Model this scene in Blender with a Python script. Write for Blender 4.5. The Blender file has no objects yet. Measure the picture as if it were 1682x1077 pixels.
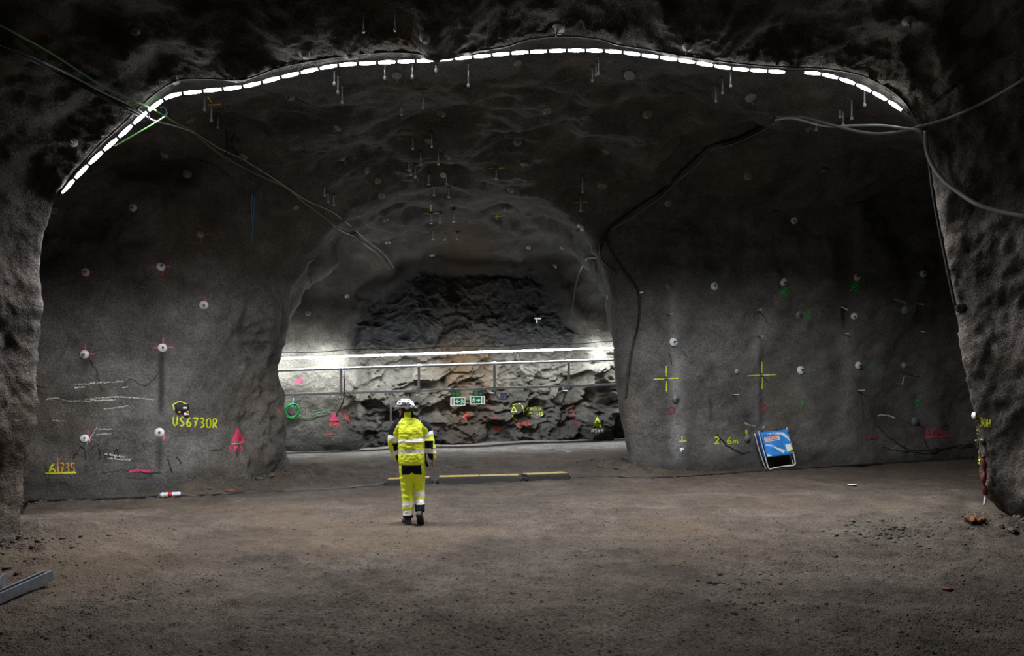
import bpy, bmesh, math, random
import numpy as np
from mathutils import Vector, Matrix
from mathutils.bvhtree import BVHTree

random.seed(7)
rng = np.random.default_rng(7)
sc = bpy.context.scene
COL = sc.collection

# ------------------------------------------------------------------ camera
F, CX, HY, CH = 1215.0, 841.0, 625.0, 2.14     # focal length in pixels, principal column, horizon row, eye height
cam = bpy.data.cameras.new('camera')
cam.sensor_fit = 'HORIZONTAL'; cam.sensor_width = 36.0
cam.lens = F * 36.0 / 1682.0
cam.shift_y = (HY - 538.5) / 1682.0
cam.clip_start = 0.05; cam.clip_end = 200
camo = bpy.data.objects.new('camera', cam); COL.objects.link(camo)
camo.location = (0, 0, CH); camo.rotation_euler = (math.radians(90), 0, 0)
sc.camera = camo
vs = sc.view_settings
vs.view_transform = 'Standard'; vs.look = 'None'; vs.gamma = 1.0; vs.use_curve_mapping = False
vs.exposure = 0.0
# ------------------------------------------------------------------ light
world = bpy.data.worlds.new('underground'); sc.world = world; world.use_nodes = True
world.node_tree.nodes['Background'].inputs[0].default_value = (0, 0, 0, 1)
world.node_tree.nodes['Background'].inputs[1].default_value = 0.0
ARCH_LED = 27.0      # emission of the lamp segments along the arch
FAR_LED = 125.0       # emission of the straight tube in the far tunnel
def lamp(name, kind, loc, energy, color=(1, 1, 1), size=0.3, aim=None, **kw):
    l = bpy.data.lights.new(name, kind); l.energy = energy; l.color = color
    if kind == 'AREA': l.size = size
    else: l.shadow_soft_size = size
    for k, v in kw.items(): setattr(l, k, v)
    o = bpy.data.objects.new(name, l); COL.objects.link(o); o.location = loc
    if aim is not None: o.rotation_euler = (Vector(aim) - Vector(loc)).to_track_quat('-Z', 'Y').to_euler()
    return o
ARCH_BEAM = 960.0    # watts of the extra area lamps added along the strip to light the hall
for (x_, y_, z_) in [(-5.85, 10.75, 4.9), (-4.45, 10.45, 6.0), (-3.5, 10.3, 6.2), (-2.2, 10.2, 6.4), (-.8, 10.25, 6.5), (.6, 10.6, 6.58), (2.0, 11.1, 6.6), (3.2, 11.5, 6.45), (4.2, 12.2, 6.3), (5.0, 12.7, 6.05)]:
    lamp('added_strip_beam', 'AREA', (x_, y_, z_), ARCH_BEAM / 10 * (1.5 if x_ > 4 else 1.0), (.97, .975, 1.0), 1.3, aim=(x_ * .98 + (1.2 if x_ > 3 else 0), y_ + 1.0, 0), shape='RECTANGLE', size_y=.04, spread=math.radians(130))
lamp('unseen_fill_point', 'POINT', (0.5, -7.0, 5.2), 140, (1.0, 0.94, 0.88), 0.3)  # unseen fill lamp added behind the camera to lift the near pillars
lamp('unseen_fill_spot', 'SPOT', (2.8, -5.0, 3.0), 1400, (1.0, 0.96, 0.90), 0.35, aim=(-1.3, 11.0, 1.0), spot_size=math.radians(38), spot_blend=0.7)  # unseen spot added to brighten the person's back
lamp('work_lamp_side', 'SPOT', (9.3, 14.4, 1.15), 260, (1.0, 0.93, 0.78), 0.10, aim=(6.6, 12.2, 0.0), spot_size=math.radians(42), spot_blend=0.8)

# ------------------------------------------------------------------ helpers
def P(px, py, d):
    return Vector(((px - CX) * d / F, d, CH + (HY - py) * d / F))
def Pn(a):
    a = np.asarray(a, float)
    return np.stack([(a[..., 0] - CX) * a[..., 2] / F, a[..., 2], CH + (HY - a[..., 1]) * a[..., 2] / F], -1)
def sstep(a, b, x):
    t = np.clip((x - a) / (b - a), 0, 1); return t * t * (3 - 2 * t)
def _hash(ix, iy, iz):
    h = (ix.astype(np.uint64) * np.uint64(374761393) + iy.astype(np.uint64) * np.uint64(668265263) + iz.astype(np.uint64) * np.uint64(2147483647)) & np.uint64(0xffffffff)
    h = ((h ^ (h >> np.uint64(13))) * np.uint64(1274126177)) & np.uint64(0xffffffff)
    h = h ^ (h >> np.uint64(16))
    return (h & np.uint64(0xffff)).astype(np.float64) / 32767.5 - 1.0
def vnoise(p):
    p = np.asarray(p, float) + 1000.0
    i = np.floor(p).astype(np.int64); f = p - i
    u = f * f * f * (f * (f * 6 - 15) + 10)
    r = 0
    for dx in (0, 1):
        wx = u[:, 0] if dx else 1 - u[:, 0]
        for dy in (0, 1):
            wy = u[:, 1] if dy else 1 - u[:, 1]
            for dz in (0, 1):
                wz = u[:, 2] if dz else 1 - u[:, 2]
                r = r + wx * wy * wz * _hash(i[:, 0] + dx, i[:, 1] + dy, i[:, 2] + dz)
    return r
def fbm(p, o=4, g=0.5, ridged=False):
    p = np.asarray(p, float); a = 1.0; s = 0; t = 0
    for k in range(o):
        n = vnoise(p * (2.03 ** k) + 17.3 * k)
        if ridged: n = 1 - 2 * np.abs(n)
        s = s + a * n; t += a; a *= g
    return s / t
def resample(poly, n, closed=False):
    a = np.asarray(poly, float)
    d = np.r_[0, np.cumsum(np.linalg.norm(np.diff(a[:, :2], axis=0), axis=1) + 1e-6)]
    t = np.linspace(0, d[-1], n)
    return np.stack([np.interp(t, d, a[:, k]) for k in range(a.shape[1])], -1)
def smooth_poly(pts, n):
    """Catmull-Rom through points, n samples, as arrays"""
    a = np.asarray(pts, float)
    if len(a) == 2: return np.stack([a[0] + (a[1] - a[0]) * t for t in np.linspace(0, 1, n)])
    d = np.r_[0, np.cumsum(np.linalg.norm(np.diff(a, axis=0), axis=1) + 1e-9)]
    m = np.zeros_like(a)
    m[1:-1] = (a[2:] - a[:-2]) / (d[2:] - d[:-2])[:, None]
    m[0] = (a[1] - a[0]) / (d[1] - d[0]); m[-1] = (a[-1] - a[-2]) / (d[-1] - d[-2])
    out = []
    for t in np.linspace(0, d[-1], n):
        k = min(max(np.searchsorted(d, t, 'right') - 1, 0), len(a) - 2)
        h = d[k + 1] - d[k]; s = (t - d[k]) / h
        out.append((2*s**3-3*s**2+1)*a[k] + (s**3-2*s**2+s)*h*m[k] + (-2*s**3+3*s**2)*a[k+1] + (s**3-s**2)*h*m[k+1])
    return np.array(out)

def mesh_obj(name, verts, faces, mat=None, parent=None, smooth=True, mats=None, fmat=None):
    me = bpy.data.meshes.new(name)
    me.from_pydata([tuple(v) for v in verts], [], [tuple(f) for f in faces])
    for m in (mats or ([mat] if mat else [])): me.materials.append(m)
    if fmat is not None: me.polygons.foreach_set('material_index', np.asarray(fmat, dtype=np.int32))
    me.polygons.foreach_set('use_smooth', np.full(len(me.polygons), smooth))
    me.update()
    o = bpy.data.objects.new(name, me); COL.objects.link(o)
    if parent is not None: o.parent = parent
    return o
def tag(o, label=None, cat=None, group=None, kind=None):
    if label: o['label'] = label
    if cat: o['category'] = cat
    if group: o['group'] = group
    if kind: o['kind'] = kind
    return o
def empty(name, loc=(0, 0, 0), rot=(0, 0, 0)):
    o = bpy.data.objects.new(name, None); COL.objects.link(o)
    o.location = loc; o.rotation_euler = rot; o.empty_display_size = 0.1
    return o
class MB:
    """collects shapes into one mesh"""
    def __init__(s): s.v = []; s.f = []; s.m = []
    def add(s, v, f, mi=0):
        n = len(s.v); s.v += [tuple(x) for x in v]; s.f += [tuple(i + n for i in q) for q in f]; s.m += [mi] * len(f)
        return s
    def box(s, c, size, rot=None, bev=0.0, mi=0):
        x, y, z = [k / 2 for k in size]
        R = rot if rot is not None else Matrix.Identity(3)
        c = Vector(c)
        b = min(bev, x * .9, y * .9, z * .9)
        if b <= 0:
            pts = [(sx*x, sy*y, sz*z) for sx in (-1, 1) for sy in (-1, 1) for sz in (-1, 1)]
            fs = [(0,1,3,2),(4,6,7,5),(0,4,5,1),(2,3,7,6),(0,2,6,4),(1,5,7,3)]
            return s.add([c + R @ Vector(p) for p in pts], fs, mi)
        bm = bmesh.new(); bmesh.ops.create_cube(bm, size=1)
        for v in bm.verts: v.co = Vector((v.co.x*2*x, v.co.y*2*y, v.co.z*2*z))
        bmesh.ops.bevel(bm, geom=bm.edges[:], offset=b, segments=2, affect='EDGES', profile=0.5)
        bm.verts.ensure_lookup_table()
        vv = [c + R @ v.co for v in bm.verts]; ff = [[v.index for v in f.verts] for f in bm.faces]
        bm.free(); return s.add(vv, ff, mi)
    def tube(s, pts, r, n=8, cap=True, mi=0):
        pts = [Vector(p) for p in pts]; N = len(pts)
        rr = r if hasattr(r, '__len__') else [r] * N
        v = []; up = None
        for i, p in enumerate(pts):
            t = (pts[min(i+1, N-1)] - pts[max(i-1, 0)]).normalized()
            if up is None: up = Vector((0, 0, 1)) if abs(t.z) < .9 else Vector((0, 1, 0))
            a = up - t * up.dot(t)
            if a.length < 1e-6: a = t.orthogonal()
            a.normalize(); b = t.cross(a); up = a
            for k in range(n):
                q = 2 * math.pi * k / n
                v.append(p + a * (rr[i] * math.cos(q)) + b * (rr[i] * math.sin(q)))
        f = [(i*n+k, i*n+(k+1) % n, (i+1)*n+(k+1) % n, (i+1)*n+k) for i in range(N-1) for k in range(n)]
        if cap: f += [tuple(range(n-1, -1, -1)), tuple((N-1)*n+k for k in range(n))]
        return s.add(v, f, mi)
    def lathe(s, prof, origin=(0, 0, 0), axis=(0, 0, 1), n=16, mi=0):
        """prof: (radius, height) pairs along axis"""
        ax = Vector(axis).normalized(); a = ax.orthogonal().normalized(); b = ax.cross(a); o = Vector(origin)
        v = []
        for r, h in prof:
            for k in range(n):
                q = 2 * math.pi * k / n
                v.append(o + ax * h + a * (r * math.cos(q)) + b * (r * math.sin(q)))
        f = [(i*n+k, i*n+(k+1) % n, (i+1)*n+(k+1) % n, (i+1)*n+k) for i in range(len(prof)-1) for k in range(n)]
        if prof[0][0] > 1e-4: f.append(tuple(range(n-1, -1, -1)))
        if prof[-1][0] > 1e-4: f.append(tuple((len(prof)-1)*n+k for k in range(n)))
        return s.add(v, f, mi)
    def build(s, name, mat=None, parent=None, smooth=True, mats=None):
        return mesh_obj(name, s.v, s.f, mat, parent, smooth, mats, s.m if mats else None)

# ------------------------------------------------------------------ materials
def new_mat(name):
    m = bpy.data.materials.new(name); m.use_nodes = True
    nt = m.node_tree; b = nt.nodes['Principled BSDF']
    return m, nt, b
def simple(name, col, rough=0.5, metal=0.0, emis=None, es=0.0, var=0.0, vscale=8.0, bump=0.0, bscale=60.0):
    m, nt, b = new_mat(name)
    b.inputs['Roughness'].default_value = rough; b.inputs['Metallic'].default_value = metal
    c = (*col, 1)
    b.inputs['Base Color'].default_value = c
    if emis: b.inputs['Emission Color'].default_value = (*emis, 1); b.inputs['Emission Strength'].default_value = es
    if var > 0 or bump > 0:
        tc = nt.nodes.new('ShaderNodeTexCoord')
    if var > 0:
        n = nt.nodes.new('ShaderNodeTexNoise'); n.inputs['Scale'].default_value = vscale; n.inputs['Detail'].default_value = 5
        nt.links.new(tc.outputs['Object'], n.inputs['Vector'])
        r = nt.nodes.new('ShaderNodeValToRGB')
        r.color_ramp.elements[0].position = .3; r.color_ramp.elements[1].position = .7
        r.color_ramp.elements[0].color = (*[x * (1 - var) for x in col], 1); r.color_ramp.elements[1].color = (*[min(1, x * (1 + var)) for x in col], 1)
        nt.links.new(n.outputs['Fac'], r.inputs['Fac']); nt.links.new(r.outputs['Color'], b.inputs['Base Color'])
    if bump > 0:
        n = nt.nodes.new('ShaderNodeTexNoise'); n.inputs['Scale'].default_value = bscale; n.inputs['Detail'].default_value = 4
        nt.links.new(tc.outputs['Object'], n.inputs['Vector'])
        bp = nt.nodes.new('ShaderNodeBump'); bp.inputs['Strength'].default_value = bump; bp.inputs['Distance'].default_value = 0.01
        nt.links.new(n.outputs['Fac'], bp.inputs['Height']); nt.links.new(bp.outputs['Normal'], b.inputs['Normal'])
    return m
def rock_mat(name, c0, c1, c2, rough, bumps, light=(.42, .42, .42), damp_shade=(.02, .02, .021), rust=(.13, .075, .03), spec=0.25):
    """three-tone mineral surface; colour attribute 'stain': R pale lime streaks and painted tube light, G wet patches and painted shade, B rust"""
    m, nt, b = new_mat(name); N = nt.nodes.new; L = nt.links.new
    tc = N('ShaderNodeTexCoord')
    def noise(s, det=5, rgh=.55):
        n = N('ShaderNodeTexNoise'); n.inputs['Scale'].default_value = s; n.inputs['Detail'].default_value = det; n.inputs['Roughness'].default_value = rgh
        L(tc.outputs['Object'], n.inputs['Vector']); return n.outputs['Fac']
    def ramp(f, e):
        r = N('ShaderNodeValToRGB'); cr = r.color_ramp
        while len(cr.elements) < len(e): cr.elements.new(.5)
        for k, (p, c) in enumerate(e): cr.elements[k].position = p; cr.elements[k].color = (*c, 1)
        L(f, r.inputs['Fac']); return r.outputs['Color']
    def mix(f, a, bb, mode='MIX'):
        x = N('ShaderNodeMix'); x.data_type = 'RGBA'; x.blend_type = mode
        if isinstance(f, float): x.inputs[0].default_value = f
        else: L(f, x.inputs[0])
        for sck, val in ((x.inputs[6], a), (x.inputs[7], bb)):
            if isinstance(val, tuple): sck.default_value = (*val, 1)
            else: L(val, sck)
        return x.outputs[2]
    base = ramp(noise(0.9, 6), [(.3, c0), (.52, c1), (.72, c2)])
    grain = ramp(noise(30, 4, .7), [(.3, (.45, .45, .45)), (.7, (1.5, 1.5, 1.5))])
    base = mix(1.0, base, grain, 'MULTIPLY')
    patch = ramp(noise(3.1, 5, .65), [(.35, (.72, .72, .72)), (.7, (1.2, 1.2, 1.2))])
    base = mix(1.0, base, patch, 'MULTIPLY')
    at = N('ShaderNodeAttribute'); at.attribute_name = 'stain_and_light'
    sp = N('ShaderNodeSeparateColor'); L(at.outputs['Color'], sp.inputs['Color'])
    nz = noise(14, 5, .7)
    def brk(s, lo=.25, hi=.62):
        mm = N('ShaderNodeMath'); mm.operation = 'MULTIPLY'
        r = N('ShaderNodeMapRange'); r.inputs[1].default_value = lo; r.inputs[2].default_value = hi; L(nz, r.inputs[0])
        L(s, mm.inputs[0]); L(r.outputs[0], mm.inputs[1]); return mm.outputs[0]
    base = mix(brk(sp.outputs[2]), base, rust)
    base = mix(brk(sp.outputs[0]), base, light)
    base = mix(brk(sp.outputs[1], .12, .46), base, damp_shade)
    L(base, b.inputs['Base Color'])
    b.inputs['Roughness'].default_value = rough
    b.inputs['Specular IOR Level'].default_value = spec
    prev = None
    for (s, st, dist, kind) in bumps:
        if kind == 'v':
            n = N('ShaderNodeTexVoronoi'); n.inputs['Scale'].default_value = s; L(tc.outputs['Object'], n.inputs['Vector']); h = n.outputs['Distance']
        else: h = noise(s, 5, .65)
        bp = N('ShaderNodeBump'); bp.inputs['Strength'].default_value = st; bp.inputs['Distance'].default_value = dist
        L(h, bp.inputs['Height'])
        if prev: L(prev, bp.inputs['Normal'])
        prev = bp.outputs['Normal']
    L(prev, b.inputs['Normal'])
    return m
M = {}
M['shotcrete'] = rock_mat('shotcrete', (.10, .094, .088), (.15, .142, .133), (.20, .19, .178), .85,
                          [(5, .7, .06, 'n'), (24, 1.0, .03, 'n'), (70, .8, .012, 'v')])
M['shotcrete_rough'] = rock_mat('coarse_shotcrete', (.075, .066, .058), (.115, .10, .088), (.15, .132, .118), .9,
                          [(7, .6, .06, 'n'), (24, .9, .035, 'n'), (60, .7, .015, 'v')])
M['rock'] = rock_mat('blasted_rock', (.05, .045, .038), (.13, .118, .098), (.28, .26, .215), .65,
                     [(4, .7, .12, 'n'), (17, .8, .04, 'n')], light=(.42, .39, .32), rust=(.115, .064, .022), spec=.3)
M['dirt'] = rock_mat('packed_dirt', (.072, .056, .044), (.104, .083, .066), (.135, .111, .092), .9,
                     [(4, .4, .05, 'n'), (20, .8, .03, 'n'), (55, .8, .018, 'v')], light=(.52, .50, .48), damp_shade=(.035, .03, .026), rust=(.13, .09, .055))
M['led'] = simple('led_light', (.9, .9, .9), .4, emis=(.90, .95, 1.0), es=ARCH_LED)
M['led_far'] = simple('led_light_far', (.9, .9, .9), .4, emis=(.90, .95, 1.0), es=FAR_LED)
M['housing'] = simple('light_housing', (.3, .3, .3), .5)
M['cable_black'] = simple('black_cable', (.012, .012, .013), .45)
M['cable_grey'] = simple('grey_cable', (.22, .22, .21), .5)
M['galv'] = simple('galvanised_steel', (.55, .57, .59), .45, .3, var=.2, vscale=20)
# ------------------------------------------------------------------ tunnel shell (walls and vaults)
def pxy(p):
    return CX + p[..., 0] * F / np.maximum(p[..., 1], .5), HY - (p[..., 2] - CH) * F / np.maximum(p[..., 1], .5)
LED_PX = [(100,318),(150,266),(200,221),(245,181),(280,158),(330,150),(400,142),(470,125),(550,108),(620,103),(690,100),(722,98),(780,93),(860,86),(930,83),(1000,84),(1060,91),(1130,101),(1200,112),(1260,117),(1300,119),(1345,121),(1400,136),(1440,155),(1470,173),(1495,192)]
def dlip(px): return 10.3 + (px - 100) / 1405.0 * 0.95
def D3(l, d): return [(x, y, d(x) if callable(d) else d) for x, y in l]
lipA = D3([(95,322),(150,253),(200,206),(245,163),(290,134),(340,131),(400,132),(460,112),(540,97),(620,88),(680,89),(715,95),(760,88),(830,78),(870,66),(930,61),(985,66),(1010,74),(1060,82),(1130,94),(1200,104),(1260,110),(1310,112),(1360,115),(1410,124),(1450,141),(1480,163),(1505,195)], dlip)
lipL = [(-30,960,9.45),(0,905,9.55),(30,868,9.75),(37,830,9.9),(38,780,10),(50,720,10),(62,665,10.1),(58,620,10.1),(60,560,10.2),(67,500,10.2),(62,440,10.2),(68,400,10.2),(88,345,10.3),(95,322,10.3)]
lipR = [(1505,195,11.25),(1520,240,11.3),(1535,300,11.3),(1548,380,11.35),(1556,440,11.35),(1570,500,11.35),(1577,560,11.35),(1590,640,11.35),(1601,690,11.35),(1607,745,11.35),(1614,800,11.3),(1640,836,11.25),(1682,862,11.1),(1700,920,11.0)]
def grow(poly, dx, dz, dd):
    """same line moved in the world: sideways away from the axis, up, along the axis"""
    out = []
    for (x, y, d) in poly:
        w = P(x, y, d)
        s = max(-1, min(1, w.x / 5.0)); u = max(0.0, min(1, (w.z - 1.0) / 4.5)) if dz else 0
        out.append((w.x + dx * s, w.y + dd, w.z + dz * u))
    return out
W3 = lambda poly: [tuple(P(*p)) for p in poly]
def ring(l, a, r, world=False):
    return [l, a, r] if world else [W3(l), W3(a), W3(r)]
rings = []
rings.append(ring(grow(lipL,1.7,1.2,-18), grow(lipA,1.7,1.2,-18), grow(lipR,1.7,1.2,-19), True))
rings.append(ring(grow(lipL,1.7,1.2,-12), grow(lipA,1.7,1.2,-12), grow(lipR,1.7,1.2,-13), True))
rings.append(ring(grow(lipL,1.6,1.1,-6), grow(lipA,1.6,1.1,-6), grow(lipR,1.6,1.1,-7), True))
rings.append(ring(grow(lipL,1.3,.95,-2.5), grow(lipA,1.3,.95,-2.6), grow(lipR,1.3,.95,-3), True))
rings.append(ring(grow(lipL,.75,.6,-.9), grow(lipA,.75,.6,-.9), grow(lipR,.8,.6,-1.1), True))
rings.append(ring(grow(lipL,.25,.22,-.3), grow(lipA,.25,.22,-.3), grow(lipR,.3,.22,-.4), True))
LIP = len(rings)
rings.append(ring(lipL, lipA, lipR))
rings.append(ring([(-40,905,10.7),(-30,560,11),(70,310,11.2)],
  [(70,310,11.2),(185,222,11.3),(262,175,11.4),(330,168,11.4),(480,150,11.6),(700,128,11.7),(900,118,11.8),(1100,130,11.9),(1300,152,12.1),(1420,178,12.2),(1520,222,12.3)],
  [(1520,222,12.3),(1640,450,12.6),(1720,860,12.4)]))
rings.append(ring([(-80,865,13.2),(-60,560,13.3),(20,300,13)],
  [(20,300,13),(180,235,13),(320,205,13),(500,190,13.1),(700,180,13.2),(900,178,13.3),(1150,190,13.7),(1350,215,14.2),(1500,250,15),(1640,300,16)],
  [(1640,300,16),(1690,500,19.0),(1750,790,19.3)]))
rings.append(ring([(60,850,13.55),(75,560,13.8),(110,290,13.4)],
  [(110,290,13.4),(240,245,13.5),(360,222,13.5),(520,212,13.6),(700,205,13.8),(900,204,14),(1120,215,14.6),(1300,238,15.6),(1440,268,16.8),(1560,320,18.2)],
  [(1560,320,18.2),(1600,520,19.3),(1620,790,19.5)]))
rings.append(ring([(270,845,14.3),(270,560,14.6),(260,258,14.2)],
  [(260,258,14.2),(340,250,14.2),(430,244,14.3),(560,240,14.5),(700,238,14.8),(900,240,15),(1050,250,15.4),(1180,268,16.1),(1300,290,17),(1400,330,18)],
  [(1400,330,18),(1410,520,18.7),(1415,795,18.9)]))
rings.append(ring([(400,825,15.4),(385,600,15.5),(375,500,15.3),(360,275,14.7)],
  [(360,275,14.7),(420,285,14.8),(490,285,15),(600,272,15.4),(720,268,15.7),(860,272,15.9),(960,290,16.2),(1040,310,16.7),(1110,335,17.3),(1180,360,17.7)],
  [(1180,360,17.7),(1180,520,18),(1190,800,18.15)]))
PORTAL = len(rings)
rings.append(ring([(459,805,16.6),(456,740,16.6),(452,650,16.6),(450,610,16.5),(468,560,16.5),(473,510,16.5),(478,470,16.4),(500,425,16.3)],
  [(500,425,16.3),(535,380,16.3),(585,345,16.4),(655,318,16.5),(740,305,16.6),(830,307,16.7),(900,328,16.9),(955,363,17.1),(985,395,17.3),(1006,440,17.5)],
  [(1006,440,17.5),(1015,480,17.6),(1018,560,17.6),(1024,620,17.6),(1034,690,17.6),(1040,740,17.6),(1046,800,17.5)]))
rings.append(ring([(462,790,17.6),(455,690,17.7),(450,600,17.7),(474,520,17.7),(505,440,17.6)],
  [(505,440,17.6),(540,402,17.6),(595,368,17.8),(665,342,18),(745,330,18.1),(825,332,18.2),(893,350,18.4),(945,382,18.6),(978,420,18.8),(1006,470,19)],
  [(1006,470,19),(1020,560,19.1),(1030,690,19.1),(1044,790,19)]))
rings.append(ring([(430,775,19.4),(420,690,19.5),(425,600,19.5),(450,520,19.4),(490,465,19.3)],
  [(490,465,19.3),(545,420,19.5),(605,390,19.7),(670,366,19.9),(745,356,20),(825,358,20.1),(890,376,20.2),(945,408,20.4),(985,445,20.6),(1025,490,20.8)],
  [(1025,490,20.8),(1060,560,21),(1075,690,21),(1090,770,21)]))
rings.append(ring([(300,765,20.3),(290,690,20.3),(300,600,20.3),(360,500,20.3),(470,440,20.4)],
  [(470,440,20.4),(550,410,20.7),(610,388,20.9),(672,372,21.1),(745,366,21.2),(825,368,21.3),(890,382,21.4),(945,400,21.6),(1000,420,21.8),(1080,440,22)],
  [(1080,440,22),(1150,540,22.2),(1170,690,22.2),(1180,765,22.2)]))
nL, nA, nR = 110, 330, 110
def rs(poly, n):
    a = np.asarray(poly, float)
    d = np.r_[0, np.cumsum(np.linalg.norm(np.diff(a, axis=0), axis=1) + 1e-6)]
    t = np.linspace(0, d[-1], n)
    if len(a) <= 4:
        return smooth_poly(a, n)
    return np.stack([np.interp(t, d, a[:, k]) for k in range(3)], -1)
R = np.stack([np.concatenate([rs(l, nL)[:-1], rs(a, nA), rs(r, nR)[1:]]) for l, a, r in rings])   # rings x u x 3
sub = [4, 5, 10, 24, 20, 16, 16, 22, 22, 34, 34, 34, 16, 16, 10]
t = np.r_[0, np.cumsum([np.median(np.linalg.norm(R[i+1] - R[i], axis=1)) for i in range(len(R)-1)])]
m = np.zeros_like(R)
m[1:-1] = (R[2:] - R[:-2]) / (t[2:] - t[:-2])[:, None, None]
m[0] = (R[1]-R[0])/(t[1]-t[0]); m[-1] = (R[-1]-R[-2])/(t[-1]-t[-2])
m *= 0.75
rows = []; rowv = []
for i in range(len(R)-1):
    h = t[i+1]-t[i]
    for k in range(sub[i]):
        s = k / sub[i]; rowv.append(i + s)
        rows.append((2*s**3-3*s**2+1)*R[i] + (s**3-2*s**2+s)*h*m[i] + (-2*s**3+3*s**2)*R[i+1] + (s**3-s**2)*h*m[i+1])
rows.append(R[-1]); rowv.append(len(R)-1)
G = np.array(rows); rowv = np.array(rowv); NV, NU = G.shape[:2]
def grid_normals(G):
    du = np.gradient(G, axis=1); dv = np.gradient(G, axis=0)
    n = np.cross(dv, du); n /= np.linalg.norm(n, axis=-1, keepdims=True) + 1e-12
    return n
nrm = grid_normals(G)
ctr = np.array([0, 0, 2.5])
if np.mean((nrm * (np.array([0, 0, 3.0]) - G * np.array([1, 0, 1]))).sum(-1)) < 0: nrm = -nrm   # point into the hall
fl = G.reshape(-1, 3)
lipw = np.clip(np.abs(rowv - LIP) / 1.2, 0.18, 1.0)[:, None]
ptw = np.clip(np.abs(rowv - PORTAL) / 0.8, 0.45, 1.0)[:, None]
w = (lipw * ptw)
big = fbm(fl * np.array([.75, .75, .6]), 3).reshape(NV, NU)
mid = fbm(fl * 1.9 + 5, 3).reshape(NV, NU)
fine = fbm(fl * 7 + 9, 3).reshape(NV, NU)
grit = fbm(fl * 19 + 3, 2).reshape(NV, NU)
up = sstep(2.8, 5.0, G[..., 2])
front = (rowv < LIP)[:, None] * 1.0
disp = w * (big * (.22 + .22 * up) + mid * (.085 + .06 * up + .08 * front)) + fine * (.022 + .03 * front) + grit * (.006 + .012 * front)
# folds that run along the vault and hollows near the wall foot
fold = fbm(fl * np.array([.5, 1.6, 1.6]) + 31, 3, ridged=True).reshape(NV, NU)
px0, py0 = pxy(G)
jamb = np.exp(-((px0 - 425) / 48) ** 2) * sstep(400, 520, py0) * (rowv > LIP + 2)[:, None] * (rowv < PORTAL + .6)[:, None]
disp += jamb * (.30 * fbm(fl * np.array([1.5, 1.5, .8]) + 21, 3).reshape(NV, NU) + .12 * fbm(fl * 3.2 + 51, 3, .5, True).reshape(NV, NU))
disp += w * up * fold * .10 * (1 - front)
G = G + nrm * disp[..., None]
nrm2 = grid_normals(G)
if np.mean((nrm2 * nrm).sum(-1)) < 0: nrm2 = -nrm2
# stains by place
px, py = pxy(G)
stain_and_light = np.zeros((NV, NU, 4)); stain_and_light[..., 3] = 1
rear = (rowv > LIP + 1.5)[:, None] & (rowv < PORTAL - .05)[:, None]
wob = fbm(np.stack([px.ravel() / 60, py.ravel() / 45, np.zeros(px.size)], -1), 3).reshape(NV, NU) * 5
for (cx, hw, y0, y1, a) in [(1112, 11, 470, 765, .75), (1118, 7, 560, 760, .5), (1247, 14, 515, 720, .45), (1392, 16, 540, 740, .5), (1408, 8, 330, 470, .25),
                            (1512, 22, 550, 700, .22), (1190, 60, 690, 770, .25), (1330, 40, 560, 740, .15), (255, 28, 600, 800, .22), (300, 60, 700, 790, .2), (1110, 60, 740, 775, .2), (1380, 60, 700, 760, .25)]:
    g = np.exp(-(((px + wob - cx) / hw) ** 2)) * sstep(y0 - 15, y0 + 25, py) * (1 - sstep(y1 - 25, y1 + 10, py)) * a
    stain_and_light[..., 0] = np.maximum(stain_and_light[..., 0], g * rear)
for (cx, hw, y0, y1, a) in [(265, 5, 578, 680, .9), (262, 6, 718, 782, .7), (139, 7, 588, 612, .7), (1116, 7, 470, 590, .45), (1250, 4, 560, 700, .7), (1385, 3, 505, 545, .9), (1240, 2.5, 508, 530, .8),
                            (1512, 2.5, 505, 535, .8), (1168, 2.5, 655, 690, .7), (1110, 8, 650, 690, .3), (1450, 60, 620, 730, .35), (1420, 30, 680, 760, .4)]:
    g = np.exp(-(((px + wob * .4 - cx) / hw) ** 2)) * sstep(y0 - 4, y0 + 4, py) * (1 - sstep(y1 - 14, y1 + 10, py)) * a
    stain_and_light[..., 1] = np.maximum(stain_and_light[..., 1], g * rear)
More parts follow.
